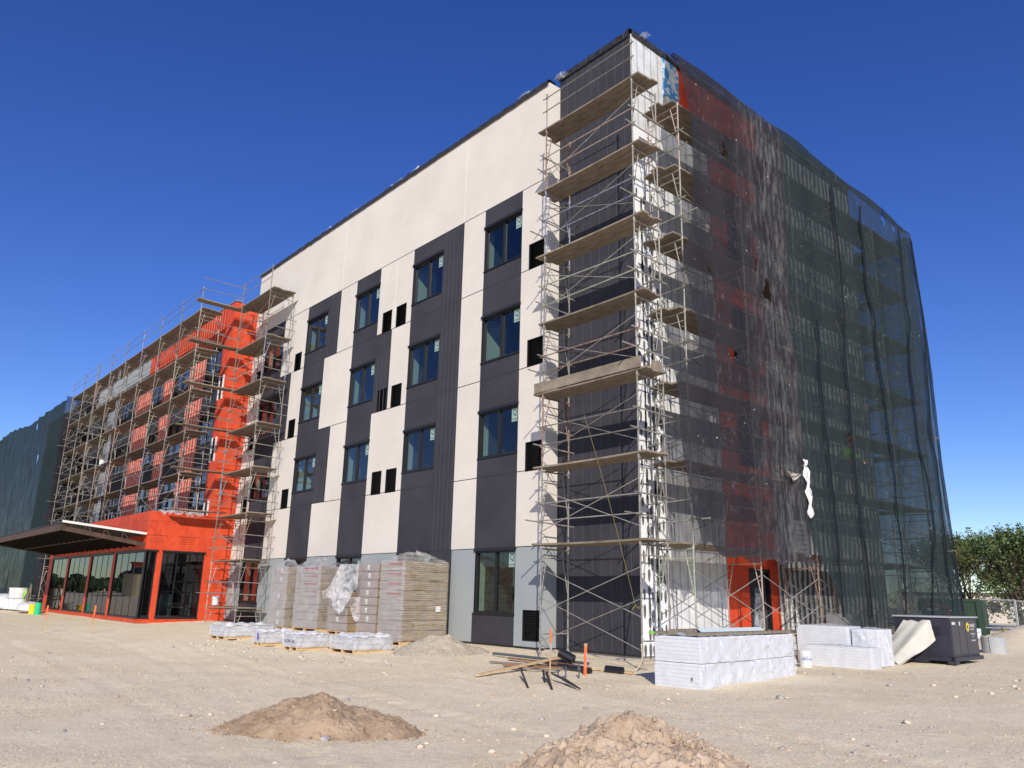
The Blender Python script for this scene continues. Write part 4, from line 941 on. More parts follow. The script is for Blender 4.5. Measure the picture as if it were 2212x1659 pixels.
def block_pallet(label,C_,rz,a,b,h,seed,txt=None,purple=False):
    t=thing('block_pallet',label,'pallet load',(C_[0],C_[1],gz0(C_[0],C_[1])-.0),rz,'low wrapped pallets of concrete block on the dirt')
    pallet(t,a,b,.11); o=MB(); o.box(-b+.02,-.02,.02,a-.02,.112,h-.03); bl_=o.build('concrete_blocks',MT['block'],t)
    shell(t,a,b,.09,h-.02,MT['filmw'],seed,puff=.02,top=.03)
    N=18; g=MB(); g.grid([[ (-b*.5+(i/N-.5)*b*1.02+.01,a*.5+(j/N-.5)*a*1.02, h-.01+.075*max(0,fbm(i*.33+seed,j*.33,seed,4)+.25)*(1 if 0<i<N and 0<j<N else -.6)) for j in range(N+1)] for i in range(N+1)]); g.build('crumpled_cover',MT['white'],t,smooth=True)
    g=MB(); g.grid([[ (-.0+.035+.03*math.sin(v*4)-.02*v,a*.62+.10*u+.25*v*v, h-.02-(h-.05)*v) for v in np.linspace(0,1,9)] for u in np.linspace(-.5,.5,4)]); g.build('loose_film_tail',MT['filmw'],t,smooth=True)
    if txt:
        mx=Matrix(((1,0,0),(0,0,-1),(0,1,0))).to_4x4(); mx.translation=Vector((-b*.5,-.035,h*.55)); text_mesh('stencil',txt,.12,mat('stencil_ink',(.12,.10,.22),.8),t,mx)
    if purple: o=MB(); o.box(-.22,-.14,-.034,-.030,.18,.34); o.build('purple_mark',mat('purple_paint',(.16,.07,.40),.7),t)
    return t
block_pallet('rightmost low pallet of grey block under loose crumpled film',(-5.11,-4.41),R(5),1.15,1.05,.41,1)
block_pallet('low pallet of grey block stencilled on its end, second from the right',(-6.85,-5.01),R(5),.92,.72,.42,2,'KCMS 40')
block_pallet('low pallet of grey block with a purple paint mark, third from the right',(-8.89,-5.05),R(5),.95,.50,.41,3,None,True)
block_pallet('leftmost low pallet of dark grey board beside the orange lobby corner',(-11.95,-4.86),R(5),1.6,1.0,.43,4)
# --- polystyrene bundles: two courses of six
FC=(3.93,-3.19); FR=R(6); FA=3.7; FB=.88; FZ=gz0(*FC)-.02
order=['nearest','second from the near end','third from the near end','fourth from the near end','fifth from the near end','farthest']
for lv in range(2):
    for i in range(6):
        seg=FA/6; y0=i*seg; ca,sa=math.cos(FR),math.sin(FR)
        jx=random.uniform(-.02,.02)-(.05 if i in (4,5) else 0)
        loc=(FC[0]-sa*y0+ca*jx,FC[1]+ca*y0+sa*jx,FZ+lv*.42)
        lift=sum(((.0,0),)[0])
        o=MB(); N=8; a_=seg-.012; b_=FB; h_=.41
        def pf(i_,j_,u,v): return .008*math.sin(math.pi*u)*math.sin(math.pi*v)
        o.grid([[ (pf(0,0,u,v),a_*u,h_*v) for v in np.linspace(0,1,N)] for u in np.linspace(0,1,N)],0)
        o.grid([[ (-b_+b_*u,-pf(0,0,u,v)*(1.5 if lv else 1),h_*v) for v in np.linspace(0,1,N)] for u in np.linspace(0,1,N)],1)
        o.quad((-b_,0,h_),(0,0,h_),(0,a_,h_),(-b_,a_,h_),0); o.quad((-b_,a_,0),(0,a_,0),(0,a_,h_),(-b_,a_,h_),1); o.quad((-b_,0,0),(-b_,a_,0),(-b_,a_,h_),(-b_,0,h_),0)
        t=thing('foam_bundle','%s white foam bundle, %s of the two high row'%(('lower','upper')[lv],order[i]),'foam bundle',loc,FR,'wrapped white foam bundles in a two high row')
        o.build('foam_boards',[MT['eps'],MT['epsl']],t)
        # film: puckered cross folds on the long side
        g=MB(); N=22; P=[]
        for p in range(N+1):
            u=p/N; row=[]
            for q in range(N+1):
                v=q/N; k=.012+.02*abs(math.sin(3.14*(u*(1+.2*i)+v)+i*1.7)*math.sin(3.14*(u-v*(1+.15*i))+lv*2+i))+.07*max(0,fbm(u*2.2+i*3,v*2.2+lv*5,2,4)); row.append((k,-.01+(a_+.02)*u,.0+h_*v))
            P.append(row)
        g.grid(P)
        if i==0:
            P=[]
            for p in range(N+1):
                u=p/N; P.append([(-b_*u,-.012-.02*max(0,fbm(u*5+9,v*5+lv*5,2,4)),h_*v) for v in np.linspace(0,1,N+1)])
            g.grid(P)
        g.build('film',MT['film_f'],t,smooth=True)
        if lv==1:
            g=MB(); N=14; g.grid([[ (-b_+b_*p/N,a_*q/N,h_+.01+(.05*max(0,fbm(p*.35+i*2,q*.35,6,3)+.2) if 0<p<N else -.02)) for q in range(N+1)] for p in range(N+1)]); g.build('loose_film_top',MT['film_f'],t,smooth=True)
        if lv==0 and i==0:
            mx=Matrix(((1,0,0),(0,0,-1),(0,1,0))).to_4x4(); mx.translation=Vector((-.14,-.04,.17)); text_mesh('hand_mark','R',.08,MT['ink'],t,mx)
FT=FZ+.84
def on_foam(u,v,z): ca,sa=math.cos(FR),math.sin(FR); return (FC[0]+ca*u-sa*v,FC[1]+sa*u+ca*v,FT+z)
def plk(name,label,cat,u,v,L_,wd,th,rz,m,z=0,parts=None):
    b=MB(); b.box(-wd/2,wd/2,0,L_,0,th); o=b.build(name,m,None,loc=on_foam(u,v,z)); o.rotation_euler=(0,0,FR+rz); return tag(o,label,cat)
plk('plank','long rough plank lying along the front edge of the foam row','plank',-.16,.05,3.5,.24,.045,R(0),MT['plank'],.012)
plk('plank','square cut timber with a dark stencil lying on the near end of the foam row','plank',-.52,-.03,1.6,.09,.09,R(2),MT['plank'],.012)
plk('plank','red edged plank with a green end on the left of the foam row','plank',-.84,-.05,2.2,.22,.04,R(1),MT['plank'],.012)
plk('plank','long rough plank lying along the back of the foam row','plank',-.66,1.5,2.1,.22,.045,R(-2),MT['plank'],.012)
o=MB(); o.box(-.11,.0,-.006,.001,0,.042); tag(o.build('paint_mark',mat('lime_paint',(.18,.70,.03),.5),None,loc=on_foam(-.84,-.055,.012),),'lime green painted end of the red edged plank','paint mark')
bpy.data.objects[-1] if False else None
o=MB(); o.grid([[ (-.10*v,2.4*u,.02+.07*v) for v in (0,1)] for u in (0,1)]); o.grid([[ (.03*v,2.7*u,.02) for v in (0,1)] for u in (0,1)]); o=o.build('metal_flashing',MT['tint'],None,loc=on_foam(-.38,.75,.02)); o.rotation_euler=(0,0,FR); tag(o,'long pale teal metal flashing strip lying on the foam row','flashing')
dr_=thing('power_drill','small yellow and black cordless drill lying at the far end of the foam row','drill',on_foam(-.60,3.35,.035)); dr_.scale=(.6,.6,.6)
o=MB(); o.box(0,.2,0,.06,0,.07); o.build('drill_body',MT['yellow'],dr_); o=MB(); o.tube((.2,.03,.035),(.30,.03,.035),.02,8); o.build('chuck',MT['black'],dr_); o=MB(); o.box(.02,.08,.005,.055,-.05,0); o.build('handle',MT['black'],dr_)
# second, smaller foam group
def foam2(label,C_,rz,a,b,h,z=0,m=('eps','epsl'),seed=1,rag=False):
    t=thing('foam_bundle',label,'foam bundle',(C_[0],C_[1],gz0(C_[0],C_[1])+z),rz); o=MB()
    o.quad((0,0,0),(0,a,0),(0,a,h),(0,0,h),0); o.quad((-b,0,0),(0,0,0),(0,0,h),(-b,0,h),1); o.quad((-b,0,h),(0,0,h),(0,a,h),(-b,a,h),0); o.quad((-b,a,0),(0,a,0),(0,a,h),(-b,a,h),0); o.quad((-b,0,0),(-b,a,0),(-b,a,h),(-b,0,h),0)
    o.build('foam_boards',[MT[m[0]],MT[m[1]]],t)
    shell(t,a,b,0,h,MT['filmw'] if rag else MT['film_f'],seed,puff=.10 if rag else .02,top=.04,name='film'); return t
foam2('low foam bundle of thin ribbed sheets lying in front of the green netting',(3.61,3.42),R(5),.5,1.55,.45,seed=3)
foam2('foam bundle behind the ribbed sheets with a sagging net corner over it',(2.65,4.3),R(5),.8,1.25,.86,seed=5)
foam2('foam bundle in ragged crinkled film beside the white canvas',(3.30,4.45),R(5),.85,.60,.82,seed=8,rag=True)
def bucket(label,x,y,z=None,lid=True,word=None,h=.36,r=.145,m='white'):
    t=thing('bucket',label,'bucket',(x,y,gz(x,y) if z is None else z)); b=MB(); b.cyl(0,0,0,h,r*.9,r,20); b.build('pail',MT[m],t)
    b=MB(); 
    for q in (h-.02,h-.07,h-.11): b.cyl(0,0,q-.008,q+.008,r*1.06,r*1.06,20)
    b.build('rim',MT[m],t); b=MB(); b.path([(r*math.cos(q),-r*.6-r*.5*math.sin(q),h*.75-h*.22*math.sin(q)) for q in np.linspace(0,math.pi,9)],.004,4); b.build('handle',MT['galv'],t)
    if word:
        a=R(-45); mx=Matrix(((math.cos(R(45)),0,math.sin(R(45))),(math.sin(R(45)),0,-math.cos(R(45))),(0,1,0))).to_4x4(); mx.translation=Vector((r*.98*math.sin(R(45)),-r*.98*math.cos(R(45)),h*.5))*1.0; text_mesh('pail_word',word,.085,mat('blue_print',(.03,.16,.42),.6),t,mx)
    return t
bucket('white pail with a blue word, half hidden behind the foam row',2.46,2.67,word='Dryvit')
bucket('white bucket standing on the lowest deck of the left facade scaffold',-21.7,-1.55,.62)
bucket('white bucket on the spoil beside the grey concrete cylinder',1.75,14.6,.27,h=.30,r=.13)
# concrete cylinder
t=thing('concrete_pipe','short upright grey concrete cylinder on the dirt right of the generator','concrete pipe',(2.5,13.75,gz(2.5,13.75)-.03)); b=MB(); b.cyl(0,0,0,.52,.34,.34,28,cap=False); b.cyl(0,0,0,.52,.30,.30,28,cap=False)
b.grid([[ ((.34-.04*k)*math.cos(q),(.34-.04*k)*math.sin(q),.52) for k in (0,1)] for q in np.linspace(0,6.2832,29)]); b.build('pipe_wall',mat('pale_concrete',(.34,.35,.36),.85,(.42,.43,.43),3),t); b=MB(); b.box(-.006,.006,-.346,-.339,0,.52); b.build('seam',MT['dkpipe'],t)
# --- generator
GC=(4.01,6.72); GR=R(3); ga,gb=1.95,1.3; zg=gz(*GC)
t=thing('generator','dark navy towable generator cabinet with white lettering and a yellow gear emblem','generator',(GC[0],GC[1],zg+.02),GR)
b=MB(); b.box(-gb,0,0,ga,.16,1.08); b.build('cabinet',MT['gen'],t)
b=MB(); b.box(-gb-.03,.04,-.04,ga+.04,1.08,1.115); b.build('roof_lip',MT['galv'],t)
b=MB()
for x0,x1,y0,y1 in ((-gb-.02,.06,-.06,.04),(-gb-.02,.06,ga-.04,ga+.06),(-.02,.07,-.06,ga+.06),(-gb-.05,-gb+.04,-.06,ga+.06)): b.box(x0,x1,y0,y1,.07,.16)
b.box(-.9,-.55,-.08,.0,.02,.10); b.box(-.10,.09,-.09,.14,.0,.08); b.build('skid',MT['gen'],t)
for i,(y0,y1) in enumerate(((.08,.55),(.60,1.05),(1.10,1.85))):
    b=MB(); b.box(0,.012,y0,y1,.22,1.02); d=b.build('door',MT['genside'],t)
b=MB()
for i in range(5): b.box(-.38,-.22,-.012,0,.66+i*.045,.68+i*.045)
b.build('louver',MT['black'],t); b=MB(); b.box(.013,.016,.12,.34,.92,.98); b.box(.013,.016,.62,.70,.90,.99); b.build('decal',MT['white'],t)
b=MB(); cy,cz=1.22,.86
for i in range(10):
    q=i*.628; b.box(.014,.018,cy+.085*math.cos(q)-.022,cy+.085*math.cos(q)+.022,cz+.085*math.sin(q)-.025,cz+.085*math.sin(q)+.025)
for i in range(18):
    q=i*.349; b.box(.0145,.0175,cy+.07*math.cos(q)-.016,cy+.07*math.cos(q)+.016,cz+.07*math.sin(q)-.018,cz+.07*math.sin(q)+.018)
b.build('gear_emblem',MT['yellow'],t)
mx=Matrix(((0,0,1),(1,0,0),(0,1,0))).to_4x4()
for wd_,sz,y,z in (('SUNBELT',.115,1.57,.89),('RENTALS',.06,1.57,.80),('POWER & HVAC',.045,1.57,.69),('24/7',.045,1.57,.63),('800-508-4760',.05,1.57,.53)):
    m2=mx.copy(); m2.translation=Vector((.0145,y,z)); text_mesh('lettering',wd_,sz,MT['white'],t,m2)
# canvas duct draped from the cabinet to the ground
mb=MB(); N=30; P=[]
for i in range(N+1):
    u=i/N; row=[]
    for j in range(15):
        v=j/14; top=Vector((-.42-.0*v,-.03,1.02)).lerp(Vector((-.98,-.03,1.02)),v) ; 
        A=Vector((-.36,-.05,.62)).lerp(Vector((-1.0,-.05,1.0)),v) if v>.5 else Vector((-.34,-.05,.55)).lerp(Vector((-.42,-.05,1.03)),v*2)
        if v>.5: A=Vector((-.42,-.05,1.03)).lerp(Vector((-1.05,-.05,1.0)),(v-.5)*2)
        Bp=Vector((-.78,-.95,.02)).lerp(Vector((-1.75,-.75,.04)),v)
        p=A.lerp(Bp,u); sag=.10*math.sin(math.pi*u); p.z-=sag*(.6+.4*v)+ (.02 if u<1 else 0); p.y-=.18*math.sin(math.pi*u)*math.sin(math.pi*v)
        k=.055*math.sin(v*15+u*2.5)*(.3+u)+.02*math.sin(v*31+1); p.z+=k; row.append(p)
    P.append(row)
mb.grid(P); o=mb.build('canvas_sheet',MT['canvas'],None,smooth=True,loc=(GC[0],GC[1],zg+.02)); o.rotation_euler=(0,0,GR); tag(o,'off white canvas sheet draped from the generator cabinet down to the dirt','canvas sheet')
# waste container behind
t=thing('waste_container','dark green steel container with a red bar behind the generator','container',(-3.2,29.0,-.1),R(14)); b=MB(); b.box(-2.6,0,0,3.2,0,1.72); b.build('tub',MT['cont'],t)
b=MB(); b.box(-2.65,.05,-.05,.0,1.62,1.76); b.box(-.14,.05,-.06,.0,0,1.7); b.box(-1.4,-1.3,-.06,0,0,1.65); b.box(-1.3,-.14,-.045,0,.75,.82); 
for i in range(6): b.box(0,.06,.3+i*.5,.38+i*.5,0,1.66)
b.build('rib',MT['cont'],t); b=MB(); b.tube((-2.3,-.12,1.5),(-1.35,-.12,1.32),.07,6); b.tube((-1.3,-.12,1.25),(-1.75,-.12,.3),.05,6); b.build('red_bar',MT['red'],t); b=MB(); b.box(-2.3,-2.0,-.06,-.05,1.15,1.28); b.box(-1.95,-1.8,-.06,-.05,1.18,1.28); b.build('decal',MT['white'],t)

# ================================================================ stakes, pipes, lumber
def stake(label,x,y,top,lean,w_=.02,orange=.9,flag=True,wood=False):
    z=gz(x,y); t=thing('survey_stake',label,'survey stake',(x,y,z)); h=top-z
    b=MB(); mx=Matrix.Rotation(lean,4,'Y'); b.box(-w_,w_,-w_*.5,w_*.5,-.05,h*(1-orange),0,mx); b.build('wood_shaft',MT['stake'],t)
    b=MB(); b.box(-w_*1.02,w_*1.02,-w_*.52,w_*.52,h*(1-orange),h*.9 if wood else h,0,mx); b.build('painted_top',MT['hiorange'],t)
    if wood: b=MB(); b.box(-w_,w_,-w_*.5,w_*.5,h*.9,h,0,mx); b.build('bare_tip',MT['stake'],t)
    if flag:
        b=MB(); hz=h*.68; b.grid([[tuple(mx@Vector((w_+.03*u+.02*math.sin(v*5),-.02-.01*u,hz-.26*v+.03*u))) for v in np.linspace(0,1,6)] for u in (0,1)]); b.build('flag_ribbon',MT['flag'],t)
stake('tall thin survey stake with orange top and ribbon left of the wide orange stake',1.77,-4.53,.70,R(1.5),.013,.28)
stake('wide bright orange survey stake with a bare tip and pink ribbon beside the black pipe',1.41,-3.29,.40,R(2),.026,1.0,True,True)
stake('thin orange survey stake left of the lobby glazing',-19.87,-8.1,.57,R(4),.035,.45,False)
stake('thin orange survey stake before the middle of the lobby glazing',-18.45,-6.93,.62,R(4),.035,.5,True)
def rod(name,label,cat,a,b_,r,m,pts=None):
    mb=MB()
    if pts: mb.path(pts,r,8)
    else: mb.tube(Vector(a),Vector(b_),r,10)
    return tag(mb.build(name,m,None),label,cat)
Z=lambda x,y,h=0:(x,y,gz(x,y)+h)
rod('plastic_pipe','short black pipe offcut lying alone right of the orange stake','pipe',Z(1.30,-2.60,.07),Z(1.66,-2.52,.07),.065,MT['pipe'])
rod('plastic_pipe','short upturned black pipe stub propped on the timber heap','pipe',Z(.05,-2.62,.30),Z(.32,-2.50,.16),.10,MT['pipe'])
rod('plastic_pipe','long black pipe half buried behind the wide orange stake','pipe',Z(.15,-2.75,.05),Z(1.28,-3.02,.05),.055,MT['pipe'])
rod('plastic_pipe','grey conduit lying at the back of the timber heap','pipe',Z(-2.6,-2.2,.06),Z(.6,-2.35,.10),.03,MT['dkpipe'])
def board(label,a,b_,wd,th,m):
    a=Vector(a);b_=Vector(b_); d=b_-a; o=MB(); o.box(0,d.length,-wd/2,wd/2,-th/2,th/2); q=o.build('lumber_board',m,None,loc=a); q.rotation_euler=d.to_track_quat('X','Z').to_euler(); return tag(q,label,'board',group='loose boards heaped before the corner scaffold')
MT['lumbr']=mat('brown_lumber',(.20,.10,.06),.85,(.30,.17,.10),5,6)
board('long dark brown board at the back left of the heap',Z(-1.75,-2.45,.05),Z(.1,-2.55,.07),.10,.04,MT['lumbr'])
board('long orange toned board slanting to the front left of the heap',Z(.35,-5.0,.04),Z(-.45,-2.0,.16),.09,.035,MT['lumber'])
board('short brown board end lying under the orange toned board',Z(-.9,-3.3,.04),Z(.5,-3.0,.05),.10,.04,MT['lumbr'])
board('pale grey board lying flat at the left of the heap',Z(-1.6,-3.1,.03),Z(-.2,-2.85,.04),.10,.03,MT['plank'])
board('brown board lying between the orange stake and the pipe offcut',Z(.9,-2.55,.03),Z(1.75,-2.35,.03),.08,.03,MT['lumber'])
board('dark wet board crossing behind the upturned pipe stub',Z(-.7,-2.3,.07),Z(1.0,-2.75,.06),.12,.04,MT['lumbr'])
board('weathered board leaning low on the front of the heap',Z(-.5,-3.6,.03),Z(.7,-3.35,.05),.09,.03,MT['plank'])
rod('steel_rod','dark bent rod, leftmost of the three stuck in the dirt','rod',Z(.89,-4.43,.16),Z(2.02,-5.25,0),.018,MT['pipe'])
rod('steel_rod','dark rod in the middle of the three stuck in the dirt','rod',Z(1.30,-4.25,.14),Z(1.75,-4.62,0),.018,MT['pipe'])
rod('steel_rod','dark rod beside the tall thin stake','rod',Z(1.45,-4.30,.12),Z(2.48,-5.15,0),.022,MT['pipe'])
mb=MB(); mb.grid([[ (1.55+1.35*u,-4.3-.62*u+.10*(v-.5)*math.sin(math.pi*u)*.9,gz(1.55+1.35*u,-4.3-.62*u)+.02+.10*(1-u)+.02*v) for v in (0,.5,1)] for u in np.linspace(0,1,12)]); tag(mb.build('rubber_strip',MT['pipe'],None),'black split rubber strip lying in front of the anchor bolts','rubber strip')
for i,(x,y) in enumerate(((1.21,-3.79),(1.46,-3.84),(1.62,-3.66))):
    t=thing('anchor_bolt',('left anchor bolt of three standing in pinkish dirt','middle anchor bolt of three standing in pinkish dirt','right and tallest anchor bolt of three on a crumbling stem')[i],'anchor bolt',Z(x,y)); h=(.14,.20,.26)[i]
    b=MB(); b.tube((0,0,-.03),(0,0,h),.013,8); b.build('shank',MT['dkpipe'],t); b=MB(); b.tube((0,0,h*.6),(0,0,h*.6+.025),.04,6); b.build('nut',MT['dkpipe'],t)
MT['hose']=mat('yellow_cord',(.55,.48,.28),.8)
rod('extension_cable','pale yellow cable lying in loops at the foot of the corner post','cable',None,None,.012,MT['hose'],[Vector((1.38+.22*math.sin(t*1.3)*(1+t*.2)-.1*t,-1.65-.35*t*.5,gz(1.4,-1.9)+max(.02,.5-.3*t))) for t in np.linspace(0,6,30)])
# things at the far left by the net
for k,(x,y,z,l) in enumerate(((-44.6,-5.2,0,'lower left'),(-43.6,-5.1,0,'lower middle'),(-42.7,-5.0,0,'lower right'),(-43.9,-5.1,.62,'upper left'),(-43.0,-5.0,.62,'upper right'))):
    t=thing('plastic_drum','%s white drum stacked by the green netting'%l,'drum',(x,y,gz0(x,y)+.1+z)); b=MB(); b.cyl(0,0,0,.60,.36,.40,16); b.build('drum_body',MT['white'],t); b=MB(); b.cyl(0,0,.55,.6,.42,.42,16); b.cyl(0,0,.3,.33,.40,.40,16); b.build('rim',MT['white'],t)
for l,x,y,sx,sz in (('large bulging white sack left of the drums',-46.6,-5.3,.9,.75),('white sheet covered load lying right of the drums',-39.6,-5.1,1.25,.42)):
    g=MB(); g.grid([[ (sx*math.cos(q)*math.cos(p)**.5*(1+.1*fbm(q,p,1)),.6*math.sin(q)*math.cos(p)**.5,sz*math.sin(p)*(1+.15*fbm(q*1.5,p*2,3))) for p in np.linspace(0,math.pi/2,10)] for q in np.linspace(0,6.2832,25)]); tag(g.build('white_sack',MT['white'],None,smooth=True,loc=(x,y,gz0(x,y)+.15)),l,'sack')
bucket('yellow pail with black marks beside the lobby corner column',-37.9,-5.2,h=.5,r=.2,m='yellow')
t=thing('green_pipe','short upright bright green pipe beside the lobby corner column','pipe',Z(-36.6,-5.2)); b=MB(); b.cyl(0,0,0,.62,.16,.16,16); b.build('pipe_wall',mat('green_plastic',(.02,.50,.24),.5),t)
t=thing('saw_stand','timber trestle stand carrying a hi vis cloth behind the drums','trestle',(-41.6,-4.8,gz0(-41.6,-4.8))); b=MB()
for a,c in (((-.5,0,0),(-.1,0,1.6)),((.5,0,0),(.1,0,1.5)),((0,-.3,0),(0,0,1.3)),((-.7,0,.7),(.9,0,.75)),((-.7,.1,.85),(.9,.1,.9))): b.tube(a,c,.03)
b.build('trestle_frame',MT['plank'],t)
g=MB(); g.grid([[ (-.7+.5*u,-.12-.1*math.sin(v*3),1.15-.45*v+.1*math.sin(u*5)) for v in np.linspace(0,1,8)] for u in np.linspace(0,1,8)]); tag(g.build('safety_vest',MT['vest'],None,smooth=True,loc=(-41.6,-4.8,gz0(-41.6,-4.8))),'bright yellow green cloth hung on the trestle stand','vest')

t=thing('louver_unit','white slatted louver box standing on a deck under the torn sheet','louver',(1.30,4.25,LV[0]+.05),R(90)); b=MB(); b.box(0,.5,-.25,0,0,.8); b.build('louver_case',MT['white'],t); b=MB()
for i in range(6): b.box(.04,.46,-.27,-.25,.06+i*.12,.11+i*.12)
b.build('louver_blade',MT['gray'],t)
t=thing('printed_stack','stack in blue and white printed film behind the lower green netting','material stack',(.75,6.9,gz0(.75,6.9)),R(90)); b=MB(); b.box(0,1.1,-.4,0,0,.75); b.build('lower_wrap',mat('blue_film',(.03,.10,.40),.4),t); b=MB(); b.box(0,1.1,-.4,0,.75,1.12); b.build('upper_wrap',MT['white'],t)
link('platform',plank_mesh('platform',2.65,0,1.0,3,MT['plank'],seed=3),SC2,(2.63,0,.5)); o=SC2.children[-1]
# ================================================================ worker behind the net
def person(label,loc,rz,J,E_,Rr,vest_z,head,s=.96):
    t=thing('person',label,'person',loc,rz)
    me=bpy.data.meshes.new('body'); me.from_pydata([tuple(Vector(p)*s) for p in J],E_,[]); o=bpy.data.objects.new('body',me); col.objects.link(o)
    sk=o.modifiers.new('s','SKIN'); 
    for i,v in enumerate(me.skin_vertices[0].data if me.skin_vertices else []): pass
    bm=None
    import bmesh
    bm=bmesh.new(); bm.from_mesh(me); ly=bm.verts.layers.skin.verify()
    for i,v in enumerate(bm.verts): v[ly].radius=(Rr[i]*s,Rr[i]*s); v[ly].use_root=(i==0)
    bm.to_mesh(me); bm.free(); ss=o.modifiers.new('u','SUBSURF'); ss.levels=2; ss.render_levels=2
    dg=bpy.context.evaluated_depsgraph_get(); m2=bpy.data.meshes.new_from_object(o.evaluated_get(dg)); bpy.data.objects.remove(o)
    m2.materials.clear(); 
    for k in ('cloth','skin','vest'): m2.materials.append(MT[k])
    hz=Vector(head)*s
    for p in m2.polygons:
        c=p.center; p.use_smooth=True; p.material_index=1 if (c-hz).length<.2 or c.y<-.52 else 2 if c.z>vest_z else 0
    b=link('body',m2,t)
    h=MB(); N=12; h.grid([[tuple(hz+Vector((.125*math.cos(q)*math.cos(p)*1.0,.15*math.sin(q)*math.cos(p),.04+.12*math.sin(p)))) for p in np.linspace(0,math.pi/2,6)] for q in np.linspace(0,6.2832,N+1)]); h.grid([[tuple(hz+Vector(((.125+.03*k)*math.cos(q),(.15+.04*k)*math.sin(q),.04))) for k in (0,1)] for q in np.linspace(0,6.2832,N+1)]); h.build('hard_hat',MT['hat'],t,smooth=True)
    f=MB(); f.box(hz.x-.02,hz.x+.02,hz.y-.125,hz.y-.09,hz.z-.03,hz.z+.02); f.build('nose',MT['skin'],t); return t
# bent over, hands reaching down and forward (local -y is forward)
J=[(0,0,.92),(0,-.10,1.12),(0,-.28,1.32),(0,-.36,1.42),(0,-.44,1.50),(0,-.47,1.60),
   (-.19,-.30,1.33),(-.27,-.42,1.08),(-.24,-.62,.92),(-.22,-.70,.88),(.19,-.30,1.33),(.27,-.44,1.10),(.24,-.64,.95),(.22,-.72,.91),
   (-.11,.02,.86),(-.14,-.06,.48),(-.14,.04,.08),(-.14,-.10,.04),(.11,.02,.86),(.15,.10,.48),(.15,.26,.10),(.15,.14,.04)]
Ed=[(0,1),(1,2),(2,3),(3,4),(4,5),(2,6),(6,7),(7,8),(8,9),(2,10),(10,11),(11,12),(12,13),(0,14),(14,15),(15,16),(16,17),(0,18),(18,19),(19,20),(20,21)]
Rd=[.155,.15,.17,.075,.10,.10,.075,.055,.042,.035,.075,.055,.042,.035,.10,.07,.05,.045,.10,.07,.05,.045]
person('worker in yellow green vest and orange hard hat bending behind the green netting',(.95,8.1,LV[0]+1.85+.05),R(70),J,Ed,Rd,1.05,(0,-.47,1.60))

# ================================================================ trees, fence, far things
def tree(label,x,y,h,cr,seed,cols_,trunk_h=.28,n=6500,leaf=.13,fork=7):
    rd=random.Random(seed); z0=gz0(x,y); t=thing('tree',label,'tree',(x,y,z0)); tk=MB(); tips=[]
    def grow(p,d,l,r,dep):
        q=p+d*l; tk.tube(p,q,r,6,0,r*.68,False)
        if dep==0: tips.append(q); return
        for k in range(rd.choice((2,3,3))):
            nd=(d+Vector((rd.uniform(-.75,.75),rd.uniform(-.75,.75),rd.uniform(-.05,.5)))).normalized(); grow(q,nd,l*rd.uniform(.62,.85),r*.66,dep-1)
        if dep<4: tips.append(q)
    for k in range(fork):
        a=6.283*k/fork; grow(Vector((.12*math.cos(a),.12*math.sin(a),0)),Vector((.22*math.cos(a),.22*math.sin(a),1)).normalized(),h*trunk_h,.10*h/8,4)
    tk.build('trunk',MT['bark'],t)
    lf=[MB() for _ in cols_]; zmax=max(q.z for q in tips); sc=h/zmax
    C_=[]; SH=[]
    for q in tips:
        if rd.random()<.8: C_.append(Vector((q.x*cr/ (h*.32),q.y*cr/(h*.32),q.z*sc*.97)))
    for k in range(60): # skirt of lower clumps
        a=rd.uniform(0,6.28); rr=cr*rd.uniform(.3,1.0); C_.append(Vector((rr*math.cos(a),rr*math.sin(a),h*rd.uniform(.10,.62))))
    for k in range(46):
        a=rd.uniform(0,6.28); rr=cr*rd.random()**.6*.95; base=Vector((rr*math.cos(a),rr*math.sin(a),h*rd.uniform(.70,.9)*(1-.18*(rr/cr)**2))); dd=Vector((.35*math.cos(a)*rr/cr,.35*math.sin(a)*rr/cr,1)); L_=rd.uniform(.5,1.15)
        for q in range(5): SH.append(base+dd*L_*q/4)
    for i in range(n):
        shoot=rd.random()<.16; c=rd.choice(SH if shoot else C_); s=(.15 if shoot else .42)*cr/2.4; o=Vector((rd.gauss(0,s*.5),rd.gauss(0,s*.5),rd.gauss(0,s*.5))); p=c+o
        if p.z<.35: continue
        k=0 if rd.random()<.45 else rd.randrange(len(cols_)); m=lf[k]; l=leaf*rd.uniform(.6,1.4)
        e=Vector((rd.gauss(0,1),rd.gauss(0,1),rd.gauss(0,.7))).normalized(); g_=e.cross(Vector((rd.gauss(0,1),rd.gauss(0,1),rd.gauss(0,1)))).normalized()
        m.poly([p-e*l,p+g_*l*.55,p+e*l,p-g_*l*.55])
    allm=MB()
    for k,m in enumerate(lf):
        n0=len(allm.v); allm.v+=m.v; allm.f+=[tuple(n0+i for i in f) for f in m.f]; allm.m+=[k]*len(m.f)
    allm.build('crown',cols_,t); return t
G1=[mat('leaf_green',(.085,.115,.030),.6),mat('leaf_olive',(.17,.18,.06),.6),mat('leaf_dark',(.04,.065,.02),.6),mat('leaf_rust',(.14,.085,.045),.6)]
G2=[mat('leaf_green2',(.095,.14,.045),.6),mat('leaf_lime',(.19,.23,.09),.6),mat('leaf_dark2',(.03,.06,.02),.6)]
tree('rounded tree with reddish twig tips standing behind the green container',-9.4,43.6,6.3,2.7,4,G1,n=15000,leaf=.075)
tree('looser bright green tree at the right edge of the picture',-4.1,38.2,5.9,2.2,9,G2,n=13000,leaf=.075)
tree('taller feathery tree behind, only its right hand top showing',-6.6,51.0,7.0,2.6,14,G2,n=12000,leaf=.09)
